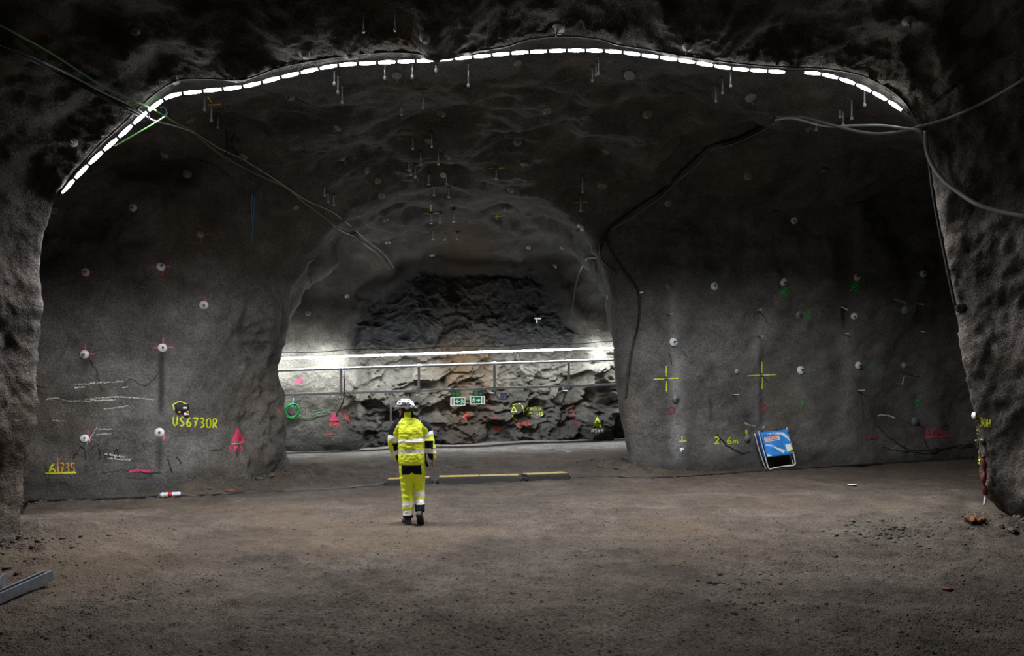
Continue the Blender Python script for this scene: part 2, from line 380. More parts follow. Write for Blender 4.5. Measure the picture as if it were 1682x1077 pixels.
# darker foot of the walls
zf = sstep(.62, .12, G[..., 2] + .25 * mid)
stain_and_light[..., 1] = np.maximum(stain_and_light[..., 1], zf * .55 * rear)
stain_and_light[..., 2] = np.maximum(stain_and_light[..., 2], sstep(.1, .5, fbm(fl * .6 + 77, 3).reshape(NV, NU)) * .22)
def grid_piece(name, G, nn, st, r0, r1, u0, u1, mat):
    g = G[r0:r1+1, u0:u1+1]; a, b = g.shape[:2]
    idx = np.arange(a*b).reshape(a, b)
    q = np.stack([idx[:-1, :-1], idx[1:, :-1], idx[1:, 1:], idx[:-1, 1:]], -1).reshape(-1, 4)
    n0 = nn[r0:r1+1, u0:u1+1].reshape(-1, 3)
    v = g.reshape(-1, 3)
    fn = np.cross(v[q[0,1]]-v[q[0,0]], v[q[0,3]]-v[q[0,0]])
    fnm = np.cross(v[q[:,1]]-v[q[:,0]], v[q[:,3]]-v[q[:,0]])
    if (fnm * n0[q[:,0]]).sum() < 0: q = q[:, ::-1]
    me = bpy.data.meshes.new(name)
    me.vertices.add(len(v)); me.vertices.foreach_set('co', v.astype(np.float32).ravel())
    me.loops.add(q.size); me.loops.foreach_set('vertex_index', q.astype(np.int32).ravel())
    me.polygons.add(len(q)); me.polygons.foreach_set('loop_start', np.arange(0, q.size, 4, dtype=np.int32))
    me.update(calc_edges=True); me.validate()
    me.polygons.foreach_set('use_smooth', np.full(len(q), True))
    at = me.attributes.new('stain_and_light', 'FLOAT_COLOR', 'POINT'); at.data.foreach_set('color', st[r0:r1+1, u0:u1+1].astype(np.float32).ravel())
    me.materials.append(mat); me.update()
    me.normals_split_custom_set_from_vertices(n0.tolist())
    o = bpy.data.objects.new(name, me); COL.objects.link(o); o['kind'] = 'structure'
    BV.append((v, q, o))
    return o
BV = []
rl = int(np.argmin(np.abs(rowv - LIP)))
uL, uR = nL - 1, nL + nA - 2
W_fl = grid_piece('wall_front_left', G, nrm2, stain_and_light, 0, rl, 0, uL, M['shotcrete_rough'])
W_fc = grid_piece('ceiling_front', G, nrm2, stain_and_light, 0, rl, uL, uR, M['shotcrete_rough'])
W_fr = grid_piece('wall_front_right', G, nrm2, stain_and_light, 0, rl, uR, NU-1, M['shotcrete_rough'])
W_l = grid_piece('wall_left', G, nrm2, stain_and_light, rl, NV-1, 0, uL, M['shotcrete'])
W_c = grid_piece('ceiling', G, nrm2, stain_and_light, rl, NV-1, uL, uR, M['shotcrete'])
W_r = grid_piece('wall_right', G, nrm2, stain_and_light, rl, NV-1, uR, NU-1, M['shotcrete'])

# far wall with the blasted rock face
def far_d(X): return 24.75 + .309 * X
ns, nz = 460, 210
S = np.linspace(-15, 13.5, ns); Z = np.linspace(-.35, 6.75, nz)
X, ZZ = np.meshgrid(S, Z)
yaw = math.atan(.309); fn = np.array([math.sin(yaw), -math.cos(yaw), 0])
fwd = np.clip((ZZ - 3.2) / 3.5, 0, 1) ** 2.2 * 3.6
Pf = np.stack([X, far_d(X), ZZ], -1)
q = np.stack([X, np.zeros_like(X), ZZ], -1).reshape(-1, 3)
edge = fbm(q * .8 + 3, 3).reshape(nz, ns) * .5
Xc = -1.2
mask = 1 - sstep(.75, 1.25, ((np.abs(X - Xc) + edge) / 3.7) ** 4 + ((ZZ + edge) / 6.1) ** 4)
low = sstep(-5.6, -3.6, X + edge) * sstep(3.6, 2.2, ZZ + edge)             # raw rock along the foot
rockw = np.clip(np.maximum(mask, low), 0, 1)
big = fbm(q * .55 + 11, 3).reshape(nz, ns)
def facets(p, seed):
    """broken blocks: every cell is a plane of its own tilt and depth"""
    p = np.asarray(p, float) + seed; ip = np.floor(p).astype(np.int64)
    best = np.full(len(p), 9e9); val = np.zeros(len(p))
    for dx in (-1, 0, 1):
        for dy in (-1, 0, 1):
            for dz in (-1, 0, 1):
                c = ip + np.array([dx, dy, dz]) + 500
                r = np.stack([_hash(c[:, 0], c[:, 1], c[:, 2] + 7 * k) for k in range(6)], -1)
                ctr_ = c - 500 + .5 + .45 * r[:, :3]; e = p - ctr_; d = (e ** 2).sum(-1)
                v_ = .55 * r[:, 3] + 1.1 * (e[:, 0] * r[:, 4] + e[:, 2] * (r[:, 5] - .55))
                m_ = d < best; best = np.where(m_, d, best); val = np.where(m_, v_, val)
    return val
warp = np.stack([fbm(q * .7 + 40, 3), fbm(q * .7 + 50, 3), fbm(q * .7 + 60, 3)], -1) * .5
qr = q + warp; sh = np.stack([qr[:, 0] * .9 + qr[:, 2] * .3, qr[:, 1], qr[:, 2] - qr[:, 0] * .25], -1)
blk = (facets(sh * np.array([.9, 1, 1.1]), 3) * .62 + facets(sh * np.array([2.1, 1, 2.6]), 11) * .26 + facets(sh * np.array([5.2, 1, 6.0]), 23) * .10).reshape(nz, ns)
soft = fbm(q * 1.1 + 4, 4, .5).reshape(nz, ns)
streak = fbm(q * np.array([2.2, 1, .35]) + 90, 4, .55).reshape(nz, ns)          # wet upper face: vertical ribs
high = sstep(2.9, 3.7, ZZ)
rid2 = fbm(sh * 2.6 + 70, 5, .6, True).reshape(nz, ns)
out = fwd * (1 - mask) - .85 * mask + .13 * big + rockw * ((1 - .45 * high) * (.55 * blk + .16 * rid2) + high * .28 * streak) + (1 - rockw) * .12 * soft
out += .35 * sstep(1.2, 0, ZZ) * (1 + big)                                   # foot comes forward
Gf = Pf + fn * out[..., None]
nf = grid_normals(Gf)
if nf[..., 1].mean() > 0: nf = -nf
fpx, fpy = pxy(Gf)
sf = np.zeros((nz, ns, 4)); sf[..., 3] = 1
wv = fbm(np.stack([fpx.ravel() / 40, fpy.ravel() / 90, np.zeros(fpx.size)], -1), 3).reshape(nz, ns) * 22
sf[..., 2] = np.exp(-((fpx + wv - 765) / 48) ** 2) * .95
sf[..., 2] = np.maximum(sf[..., 2], np.exp(-((fpx + wv * .4 - 800) / 9) ** 2) * 1.0 * sstep(440, 560, fpy))
sf[..., 1] = np.maximum(mask * 1.0 * sstep(592, 560, fpy + wv * .3) * (1 - .25 * sf[..., 2]), .5 * np.exp(-((fpx + wv - 860) / 45) ** 2) * (fpy > 640))  # wet niche rock, with shade painted in above the tube
sf[..., 1] = np.maximum(sf[..., 1], .65 * sstep(1.5, .3, ZZ + .6 * edge))  # shade painted towards the foot, away from the tube
sf[..., 1] = np.maximum(sf[..., 1], .3 * sstep(3.2, 4.2, ZZ))  # darker again on the upper wall
sf[..., 0] = .3 * sstep(3.2, 2.3, ZZ + edge) * sstep(1.2, 1.9, ZZ + edge * .7) * (1 - sf[..., 2])  # pale band paints the tube's light on the rock
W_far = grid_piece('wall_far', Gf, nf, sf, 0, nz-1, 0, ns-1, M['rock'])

# ------------------------------------------------------------------ floor
CP = []
for (x, y, d) in [(100,1077,5.75),(841,1077,5.75),(1600,1077,5.75),(676,862,10.85),(0,905,9.55),(37,845,9.95),(1640,850,11.2),(1682,870,10.9),
                  (60,828,13.6),(150,826,13.9),(270,817,14.4),(440,787,16.4),(300,790,14.9),(1050,774,17.5),(1190,773,18.1),(1250,768,18.2),(1420,763,18.9),(1580,754,19.4),
                  (465,742,22.3),(740,733,23.6),(900,724,24.9),(1030,720,25.8),(470,760,19),(740,752,20),(1030,745,21),(760,790,15.9),(900,785,16.3),(560,800,15.3),(1380,800,14.6),(1300,830,12.6),(400,850,11.5),(900,860,11.0)]:
    v = P(x, y, d); CP.append((v.x, v.y, v.z))
CP += [(-8, -4, 0), (8, -4, 0), (0, 0, 0), (-8, 4, 0), (8, 4, 0), (-12, 24, -.05), (12, 29, .3), (-14, 14, -.05), (14, 16, .05), (14, 22, .12)]
CP = np.array(CP)
def floor_base(x, y):
    x = np.asarray(x, float); y = np.asarray(y, float)
    d2 = (x[..., None] - CP[:, 0]) ** 2 + (y[..., None] - CP[:, 1]) ** 2 + .15
    ww = d2 ** -1.5
    return (ww * CP[:, 2]).sum(-1) / ww.sum(-1)
ys = np.concatenate([np.linspace(-8, 4.4, 16)[:-1], 4.4 * (29.5 / 4.4) ** np.linspace(0, 1, 520)])
xs = np.linspace(-1, 1, 460)
YY, UU = np.meshgrid(ys, xs, indexing='ij')
half = np.clip(.86 * YY + 1.2, 7.0, 15.0)
XX = UU * half
q = np.stack([XX, YY, np.zeros_like(XX)], -1).reshape(-1, 3)
n1 = fbm(q * .7, 3).reshape(XX.shape); n2 = fbm(q * 2.6 + 4, 4, .6).reshape(XX.shape); n3 = fbm(q * 9 + 8, 3, .6).reshape(XX.shape); n4 = fbm(q * 26 + 1, 2).reshape(XX.shape)
zz = floor_base(XX, YY)
road = sstep(19.5, 21.5, YY - .3 * XX)
rough = (1 - .6 * road)
zz = zz + rough * (.05 * n1 + .028 * n2 + .022 * np.maximum(n3, -.2) + .010 * n4)
# wheel ruts that curve across the foreground
for (cx, cy, r, wd, dp) in [(-9.5, 3.2, 7.6, .16, .045), (-9.5, 3.2, 9.2, .16, .045), (2.5, -30, 37.2, .2, .035), (2.5, -30, 39.0, .2, .035), (11, 2, 9.0, .18, .035), (11, 2, 10.7, .18, .035)]:
    rr = np.hypot(XX - cx, YY - cy) - r
    zz += (-dp * np.exp(-(rr / wd) ** 2) + .6 * dp * np.exp(-((np.abs(rr) - 1.6 * wd) / (wd * .7)) ** 2)) * (YY < 15) * (.6 + .5 * n2)
# rubble banks at the foot of the walls and the pillars
fpx_, fpy_ = pxy(np.stack([XX, YY, zz], -1))
def bank(x, y, d, rad, h):
    global zz
    c = P(x, y, d); dd = np.hypot(XX - c.x, YY - c.y) / rad
    zz += h * np.exp(-dd ** 2) * (1 + .5 * n2 + .4 * n3)
for b_ in [(15, 945, 9.0, .75, .22), (430, 792, 16.0, .9, .16), (330, 808, 14.9, .8, .12), (490, 775, 17.2, 1.0, .14), (1000, 765, 18.4, 1.0, .15), (1660, 880, 10.6, .8, .14), (1560, 880, 10.4, .9, .06), (1040, 770, 17.4, .7, .12), (230, 818, 14.2, .7, .06), (100, 824, 13.6, .7, .08), (760, 770, 18, 1.6, .07), (560, 770, 17.6, 1.2, .08)]:
    bank(*b_)
Gd = np.stack([XX, YY, zz], -1)
nd = grid_normals(Gd)
if nd[..., 2].mean() < 0: nd = -nd
sd = np.zeros(XX.shape + (4,)); sd[..., 3] = 1
sd[..., 0] = np.clip(np.exp(-((fpy_ - (742 - (fpx_ - 460) * .026) + 6 * n2) / 9) ** 2) * .8, 0, 1) * (YY > 18)  # pale strip paints the tube's light on the far road
sd[..., 1] = .7 * np.clip(sstep(.15, .6, n2) * .45 + sstep(.2, .6, n3) * .25 + .5 * sstep(.1, .35, fbm(q * .55 + 40, 3).reshape(XX.shape)) * 0.6, 0, 1)
sd[..., 2] = sstep(-.1, .45, fbm(q * .4 + 60, 3).reshape(XX.shape)) * .6
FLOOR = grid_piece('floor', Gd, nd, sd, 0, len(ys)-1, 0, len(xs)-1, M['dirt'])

# ray queries on the finished setting
allv = []; allq = []; own = []
off = 0
for v, q, o in BV:
    allv.append(v); allq.append(q + off); own += [o] * len(q); off += len(v)
bvh = BVHTree.FromPolygons(np.concatenate(allv).tolist(), np.concatenate(allq).tolist())
EYE = Vector((0, 0, CH))
def hit(px, py, lift=0.0):
    """where the sight line through a spot of the photograph meets the setting: point, normal towards the viewer, owner"""
    r = P(px, py, 1.0) - EYE
    loc, n, i, d = bvh.ray_cast(EYE, r.normalized())
    if loc is None: return P(px, py, 24), Vector((0, -1, 0)), W_far
    if n.dot(r) > 0: n = -n
    return loc + n * lift, n.copy(), own[i]
def ground(x, y):
    loc, n, i, d = bvh.ray_cast(Vector((x, y, 1.6)), Vector((0, 0, -1)))
    return loc.z if loc else 0.0
# ------------------------------------------------------------------ arch light strip
led_pts = [P(x, y, dlip(x) - .0) for x, y in LED_PX]
path = smooth_poly([tuple(p) for p in led_pts], 700)
acc = np.r_[0, np.cumsum(np.linalg.norm(np.diff(path, axis=0), axis=1))]
def at(s): return Vector([np.interp(s, acc, path[:, k]) for k in range(3)])
strip = empty('light_strip', tuple(at(acc[-1] / 2)))
tag(strip, 'white LED light strip following the rim of the big rock arch', 'light')
inv = Matrix.Translation(-strip.location)
def led_bar(pts, r, name, mat, parent, top=.88, back=.72):
    """round lens below, dark reflector above"""
    b = MB(); b.tube(pts, r, 10)
    o = mesh_obj(name, b.v, b.f, mats=[mat, M['housing']], parent=parent)
    for p in o.data.polygons: p.material_index = 1 if p.normal.z > top or p.normal.y > back else 0
    return o
LSEG, LGAP = .235, .042
s0 = 0.02; nseg = 0
while s0 + LSEG < acc[-1]:
    mid_px = CX + at(s0 + LSEG / 2).x * F / at(s0 + LSEG / 2).y
    if not (1298 < mid_px < 1322):
        led_bar([inv @ at(s0 + LSEG * k / 3) for k in (0, 1, 2, 3)], [.016, .024, .024, .016], 'led_segment', M['led'], strip); nseg += 1
    s0 += LSEG + LGAP
b = MB(); b.tube([inv @ (at(s) + Vector((0, .0, .03))) for s in np.linspace(0, acc[-1], 220)], .008, 5)
b.build('carrier_wire', M['cable_black'], strip)
b = MB(); b.tube([inv @ Vector(p) for p in smooth_poly([tuple(P(x, y - 1.5, d - .07)) for x, y, d in lipA], 260)], .014, 6)
b.build('supply_cable', M['cable_black'], strip)
# straight tube in the far tunnel
def far_pt(px, py, off):
    """point in front of the far wall plane by off metres, on the sight line of a spot"""
    k = (px - CX) / F; d = (24.75 - off) / (1 - .309 * k); return P(px, py, d)
fl_a, fl_b = far_pt(300, 592.6, .45), far_pt(1180, 565, .45)
tube = empty('tube_light', tuple((fl_a + fl_b) / 2)); tag(tube, 'straight white LED tube light above the pipe rail in the far tunnel', 'light')
iv = Matrix.Translation(-tube.location)
led_bar([iv @ fl_a.lerp(fl_b, k / 12) for k in range(13)], .04, 'glowing_tube', M['led_far'], tube, .02, 2)
c0, c1 = far_pt(300, 584, .47), far_pt(1180, 556, .47)
b = MB(); b.tube([iv @ (c0.lerp(c1, k / 30) + Vector((0, 0, -.03 * math.sin(k * 1.3)))) for k in range(31)], .012, 5); b.build('supply_cable', M['cable_black'], tube)
# ------------------------------------------------------------------ more materials
def spray(name, col, cover=.5, emis=0):
    m, nt, b = new_mat(name); N = nt.nodes.new; L = nt.links.new
    b.inputs['Base Color'].default_value = (*col, 1); b.inputs['Roughness'].default_value = .6
    tc = N('ShaderNodeTexCoord'); n = N('ShaderNodeTexNoise'); n.inputs['Scale'].default_value = 45; n.inputs['Detail'].default_value = 3
    L(tc.outputs['Object'], n.inputs['Vector'])
    r = N('ShaderNodeMapRange'); r.inputs[1].default_value = .62 - cover * .5; r.inputs[2].default_value = .72 - cover * .5
    L(n.outputs['Fac'], r.inputs[0]); L(r.outputs[0], b.inputs['Alpha'])
    return m
M['sp_yellow'] = spray('spray_yellow', (.60, .70, .03), .62)
M['sp_orange'] = spray('spray_orange', (.80, .36, .04), .55)
M['sp_pink'] = spray('spray_pink', (.66, .05, .13), .58)
M['sp_red'] = spray('spray_red', (.55, .035, .03), .45)
M['sp_dred'] = spray('spray_dark_red', (.28, .012, .012), .6)
M['sp_green'] = spray('spray_green', (.03, .42, .06), .45)
M['sp_white'] = spray('chalk_white', (.62, .62, .56), .42)
M['sp_dark'] = spray('crack_dark', (.012, .014, .015), .7)
M['plate'] = simple('bolt_plate_zinc', (.72, .73, .74), .5, .0, var=.35, vscale=60)
M['plate_dull'] = simple('bolt_plate_dull', (.17, .19, .21), .6, .4, var=.3, vscale=60)
M['plate_crete'] = simple('bolt_plate_cement_covered', (.30, .29, .27), .85, var=.25, vscale=40)
M['bolt'] = simple('bolt_steel', (.10, .10, .10), .5, .6)
M['rod'] = simple('hanger_zinc', (.60, .61, .62), .4, .5)
M['white'] = simple('white_plastic', (.80, .80, .78), .4)
M['black'] = simple('black_rubber', (.012, .012, .013), .6)
M['yellow_top'] = simple('yellow_lid', (.40, .30, .07), .6, var=.35, vscale=9)
M['ramp_black'] = simple('ramp_rubber', (.02, .02, .02), .75, var=.3, vscale=12)
M['green_hose'] = simple('green_hose', (.02, .30, .07), .4)
M['green_wire'] = simple('green_wire', (.18, .42, .14), .45)
M['pale_wire'] = simple('pale_wire', (.50, .52, .48), .5)
M['blue_cord'] = simple('blue_cord', (.06, .28, .48), .6)
M['sign_green'] = simple('sign_green', (.03, .38, .16), .4)
M['sign_white'] = simple('sign_white', (.85, .87, .85), .4)
M['sign_blue'] = simple('sign_blue', (.06, .16, .62), .4)
M['red'] = simple('red_plastic', (.45, .02, .02), .4)
M['maroon'] = simple('maroon_cloth', (.10, .014, .012), .6)
M['orange'] = simple('orange_scrap', (.17, .06, .02), .8, var=.4, vscale=25)
M['stone'] = rock_mat('loose_stone', (.07, .06, .052), (.11, .098, .085), (.17, .155, .14), .85, [(25, .6, .02, 'n')])

# ------------------------------------------------------------------ spray paint, chalk and cracks on the walls
GLY = {
 '0': [[(.5,0),(.15,.15),(.05,.5),(.2,.9),(.5,1),(.85,.85),(.95,.5),(.8,.1),(.5,0)]], '1': [[(.2,.2),(.55,0),(.55,1)]],
 '2': [[(.05,.25),(.3,.02),(.75,.05),(.9,.3),(.5,.65),(.05,1),(.95,.95)]], '3': [[(.1,.05),(.7,.02),(.85,.25),(.4,.45),(.9,.65),(.7,.95),(.1,1)]],
 '5': [[(.9,.02),(.2,.02),(.15,.42),(.65,.4),(.92,.65),(.7,.95),(.08,1)]], '6': [[(.8,.02),(.35,.25),(.08,.65),(.25,.97),(.7,.97),(.92,.72),(.6,.5),(.12,.65)]],
 '7': [[(.05,.05),(.95,.02),(.4,1)],[(.3,.5),(.8,.47)]], '8': [[(.5,.48),(.15,.3),(.3,.02),(.75,.02),(.88,.28),(.5,.48),(.08,.72),(.25,1),(.75,1),(.92,.72),(.5,.48)]],
 '9': [[(.85,.3),(.55,.5),(.15,.35),(.25,.05),(.75,.02),(.85,.3),(.75,1)]], 'U': [[(.05,0),(.1,.75),(.4,1),(.75,.85),(.9,0)]],
 'S': [[(.9,.08),(.45,0),(.1,.22),(.45,.48),(.88,.7),(.55,1),(.05,.9)]], 'R': [[(.1,1),(.1,0),(.75,.05),(.8,.4),(.15,.5),(.9,1)]],
 'E': [[(.9,0),(.1,.02),(.1,1),(.95,.97)],[(.1,.5),(.75,.47)]], 'M': [[(.02,1),(.15,0),(.5,.6),(.85,0),(1,1)]], 'm': [[(.05,1),(.08,.4),(.12,.55),(.35,.4),(.45,.95),(.5,.5),(.8,.4),(.92,1)]],
 'A': [[(0,1),(.5,0),(1,1)],[(.2,.62),(.8,.6)]], 'O': [[(.5,0),(.1,.2),(.05,.75),(.5,1),(.9,.8),(.95,.2),(.5,0)]], 'H': [[(.1,0),(.1,1)],[(.9,0),(.9,1)],[(.1,.5),(.9,.48)]],
 'F': [[(.9,.02),(.1,0),(.1,1)],[(.1,.48),(.75,.45)]], 'B': [[(.1,1),(.1,0),(.7,.05),(.8,.35),(.15,.48),(.9,.7),(.7,1),(.1,1)]], 'L': [[(.1,0),(.1,1),(.9,.97)]],
 'K': [[(.1,0),(.1,1)],[(.85,0),(.12,.55),(.9,1)]], 'T': [[(0,0),(1,0)],[(.5,0),(.5,1)]], 'N': [[(.08,1),(.1,0),(.88,1),(.92,0)]], '-': [[(.1,.5),(.9,.5)]], ',': [[(.4,.85),(.3,1.15)]], ' ': [],
 'i': [[(.5,.35),(.5,1)]], 'V': [[(0,0),(.5,1),(1,0)]], 'I': [[(.5,0),(.5,1)]], 'P': [[(.1,1),(.1,0),(.8,.05),(.85,.4),(.12,.52)]], 'D': [[(.1,1),(.1,0),(.7,.1),(.9,.5),(.7,.9),(.1,1)]]}
def letters(txt, x, y, w, h, slope=0.0, gap=.3):
    """strokes of a handwritten word, top left at a spot of the wall"""
    out = []
    for i, ch in enumerate(txt):
        ox = x + i * w * (1 + gap); oy = y + (ox - x) * slope
        for st in GLY[ch]: out.append([(ox + a * w, oy + b * h) for a, b in st])
    return out
def paint(name, strokes, width, mat, parent=None, lift=.011, fill=None, label=None):
    """thin coat of paint that lies on the wall: ribbons projected on the setting"""
    v = []; f = []; par = parent
    for st in strokes:
        a = np.asarray(st, float)
        L_ = np.r_[0, np.cumsum(np.linalg.norm(np.diff(a, axis=0), axis=1))]
        n = max(2, int(L_[-1] / 1.8) + 1)
        s = np.linspace(0, L_[-1], n)
        pts = np.stack([np.interp(s, L_, a[:, 0]), np.interp(s, L_, a[:, 1])], -1)
        tg = np.gradient(pts, axis=0) if n > 1 else np.array([[1, 0]])
        tg /= np.linalg.norm(tg, axis=1, keepdims=True) + 1e-9
        nn = np.stack([-tg[:, 1], tg[:, 0]], -1)
        base = len(v)
        for k in range(n):
            ww = width * (.5 + .12 * math.sin(k * 2.1 + len(v)))
            if k in (0, n - 1): ww *= .6
            for sg in (-1, 1):
                p, no, o = hit(pts[k, 0] + nn[k, 0] * ww * sg, pts[k, 1] + nn[k, 1] * ww * sg, lift)
                v.append(p); par = par or o
        f += [(base+2*k, base+2*k+1, base+2*k+3, base+2*k+2) for k in range(n-1)]
    if fill:
        A, B, C = [np.array(q, float) for q in fill]; n = 8; base = len(v); ids = {}
        for i in range(n + 1):
            for j in range(n + 1 - i):
                q = A + (B - A) * i / n + (C - A) * j / n
                p, no, o = hit(q[0], q[1], lift); ids[i, j] = len(v); v.append(p); par = par or o
        for i in range(n):
            for j in range(n - i):
                f.append((ids[i, j], ids[i+1, j], ids[i, j+1]))
                if i + j < n - 1: f.append((ids[i+1, j], ids[i+1, j+1], ids[i, j+1]))
    o = mesh_obj(name, v, f, mat, par, True)
    if label: o['label'] = label
    return o
def cross(x, y, r, gap=3, arms='lrud'):
    o = []
    if 'l' in arms: o.append([(x - r, y + 1), (x - gap, y)])
    if 'r' in arms: o.append([(x + gap, y), (x + r, y - 1)])
    if 'u' in arms: o.append([(x, y - r), (x, y - gap)])
    if 'd' in arms: o.append([(x + 1, y + gap), (x, y + r)])
    return o
def star(x, y, r):
    return [[(x - r*math.cos(a), y - r*math.sin(a)), (x + r*math.cos(a), y + r*math.sin(a))] for a in (0.05, .8, 1.6, 2.35)]
def wob(pts, amp, n=24, seed=0):
    r = random.Random(seed); a = smooth_poly(pts, n)
    return [(x + r.uniform(-amp, amp), y + r.uniform(-amp, amp)) for x, y in a]
# left wall
paint('spray_lettering', letters('US6730R', 284, 684, 8.2, 15, .06, .32), 2.6, M['sp_yellow'])
paint('spray_lettering', letters('6', 81, 761, 11, 17) + [[(75, 777), (125, 776)]], 2.8, M['sp_yellow'])
paint('spray_lettering', letters('735', 99, 760, 6.6, 16, 0, .3) + [[(95, 752), (96, 777)]], 2.3, M['sp_orange'])
paint('spray_outline', [[(286, 674), (284, 664), (290, 661), (297, 659), (303, 662), (308, 664)]], 2.2, M['sp_yellow'])
paint('spray_triangle', [[(389, 702), (379, 730)]], 1.5, M['sp_pink'], fill=[(390, 701), (379, 728), (402, 724)])
paint('chalk_line', [[(379, 729), (390, 728), (402, 725)]], 1.8, M['sp_white'])
paint('spray_lettering', letters('EMS', 377, 732, 6, 9, -.1, .3), 1.8, M['sp_pink'])
for (x, y, r, arms) in [(140, 447, 13, 'lrud'), (264, 438, 16, 'lrd'), (335, 500, 15, 'u'), (139, 582, 16, 'ru'), (267, 571, 17, 'lru'), (329, 385, 15, 'rd'), (219, 341, 15, 'ld'), (94, 347, 8, 'r')]:
    paint('spray_cross', cross(x + 1, y, r, 7, arms), 2.2, M['sp_pink'])
paint('spray_mark', [[(145, 704), (145, 722), (152, 722)]], 2.2, M['sp_pink'])
paint('spray_mark', [[(269, 706), (269, 723)]], 2.4, M['sp_pink'])
paint('spray_mark', [[(212, 775), (225, 772), (248, 774)]], 4, M['sp_pink'])
for i, (a, w_) in enumerate([([(75, 656), (95, 653), (108, 657), (150, 658), (190, 656)], 2), ([(140, 656), (190, 652), (255, 656)], 1.6), ([(120, 632), (160, 629), (203, 626)], 1.6), ([(123, 637), (140, 635)], 2.2),
                             ([(170, 672), (200, 668), (212, 666)], 1.3), ([(160, 705), (185, 704)], 1.8), ([(158, 713), (182, 712)], 1.6), ([(200, 637), (210, 635)], 1.8), ([(172, 745), (205, 750)], 3), ([(178, 752), (215, 755)], 3), ([(85, 690), (110, 692)], 1.2), ([(140, 735), (160, 700)], 1.0)]):
    paint('chalk_line', [wob(a, .9, 26, i)], w_, M['sp_white'])
for i, (a, w_) in enumerate([([(147, 590), (156, 605), (162, 625), (168, 640)], 3), ([(262, 610), (250, 625), (238, 633), (215, 622), (204, 633)], 1.6), ([(118, 550), (110, 565), (100, 590)], 1.3), ([(253, 447), (235, 462), (222, 475)], 1.8),
                             ([(120, 752), (128, 742), (136, 733), (141, 755)], 3), ([(150, 740), (160, 728), (164, 755)], 3), ([(170, 760), (176, 745), (184, 752), (192, 738), (196, 755)], 3), ([(165, 778), (200, 772), (230, 775), (265, 777)], 1.6),
                             ([(275, 755), (283, 775)], 3.5), ([(290, 750), (298, 760)], 3), ([(60, 633), (78, 636)], 1.5), ([(345, 740), (370, 735)], 1.6), ([(205, 785), (240, 785), (250, 778)], 1.5)]):
    paint('crack', [wob(a, 1.5, 26, 40 + i)], w_ * .6, M['sp_dark'])
# right wall
paint('spray_cross', cross(1094, 622, 21, 3), 2.0, M['sp_yellow']); paint('spray_cross', cross(1251, 616, 23, 3), 2.0, M['sp_yellow'])
paint('spray_lettering', [[(1114, 725), (1127, 724)], [(1120, 716), (1120, 724)]], 1.8, M['sp_yellow'])
paint('spray_lettering', letters('2,6m', 1173, 717, 8.5, 11, .02, .2), 2.0, M['sp_yellow'])
paint('spray_mark', [[(1225, 705), (1226, 714)]], 3.5, M['sp_yellow'])
paint('spray_ring', [[(1103 + 5 * math.cos(a), 674 + 5.5 * math.sin(a)) for a in np.linspace(0, 6.4, 16)]], 1.8, M['sp_dred'])
paint('spray_ring', [[(1255 + 5 * math.cos(a), 671 + 5.5 * math.sin(a)) for a in np.linspace(.8, 7.0, 16)]], 1.8, M['sp_dred'])
paint('spray_star', star(1288, 480, 9), 1.6, M['sp_green']); paint('spray_star', star(1403, 471, 11), 1.9, M['sp_green'])
paint('spray_cross', [[(1503, 448), (1513, 448)], [(1514, 439), (1515, 446)], [(1515, 455), (1517, 475)], [(1508, 464), (1522, 462)]], 2, M['sp_green'])
paint('spray_lettering', letters('18', 1318, 512, 6, 11, 0, .15), 1.8, M['sp_green'])
paint('spray_lettering', letters('19', 1415, 451, 6, 14, 0, .3), 1.0, M['sp_green']); paint('spray_lettering', letters('16', 1418, 594, 5, 11, 0, .3), 1.0, M['sp_green']); paint('spray_lettering', letters('7', 1332, 605, 7, 18), 1.0, M['sp_green'])
paint('spray_mark', [[(1475, 507), (1482, 511)], [(1480, 499), (1481, 504)]], 2, M['sp_green'])
paint('spray_mark', [wob([(1500, 665), (1508, 656), (1504, 668), (1512, 652)], 1, 14, 3)], 2, M['sp_green'])
paint('spray_mark', [wob([(1310, 665), (1318, 660), (1314, 670)], 1, 14, 4)], 1.6, M['sp_green'])
paint('spray_mark', [[(1166, 462), (1180, 462)], [(1172, 455), (1173, 463)]], 1.2, M['sp_green'])
paint('spray_mark', [wob([(1420, 352), (1428, 348), (1424, 356), (1438, 353)], 1, 14, 5)], 2, M['sp_green'])
paint('spray_mark', [wob([(1220, 290), (1230, 294), (1238, 291)], 1, 10, 6)], 1.4, M['sp_green'])
paint('spray_lettering', letters('EOAS', 1521, 704, 7.5, 11, -.02, .2) + [[(1519, 718), (1565, 716)]], 2, M['sp_pink'])
paint('spray_mark', [[(1420, 721), (1444, 719)], [(1422, 714), (1424, 724)]], 2, M['sp_dred'])
for i, (a, w_) in enumerate([([(1244, 509), (1238, 520), (1238, 532)], 1.4), ([(1244, 509), (1254, 518), (1262, 533)], 1.4), ([(1381, 505), (1384, 520), (1386, 538)], 1.8), ([(1506, 500), (1505, 533)], 1.8), ([(1175, 712), (1200, 735), (1222, 745), (1232, 742)], 3.5), ([(1413, 642), (1418, 680), (1418, 694)], 1.6),
                             ([(1440, 700), (1475, 728), (1500, 742), (1540, 744)], 3), ([(1518, 722), (1530, 742), (1560, 735), (1600, 728)], 3), ([(1098, 578), (1104, 600)], 2), ([(1122, 577), (1129, 587)], 1.6), ([(1478, 800 - 190), (1500, 617), (1515, 620)], 1.5), ([(1450, 735), (1480, 741), (1515, 739), (1600, 733)], 3)]):
    paint('crack', [wob(a, 1.5, 26, 80 + i)], w_ * .55, M['sp_dark'])
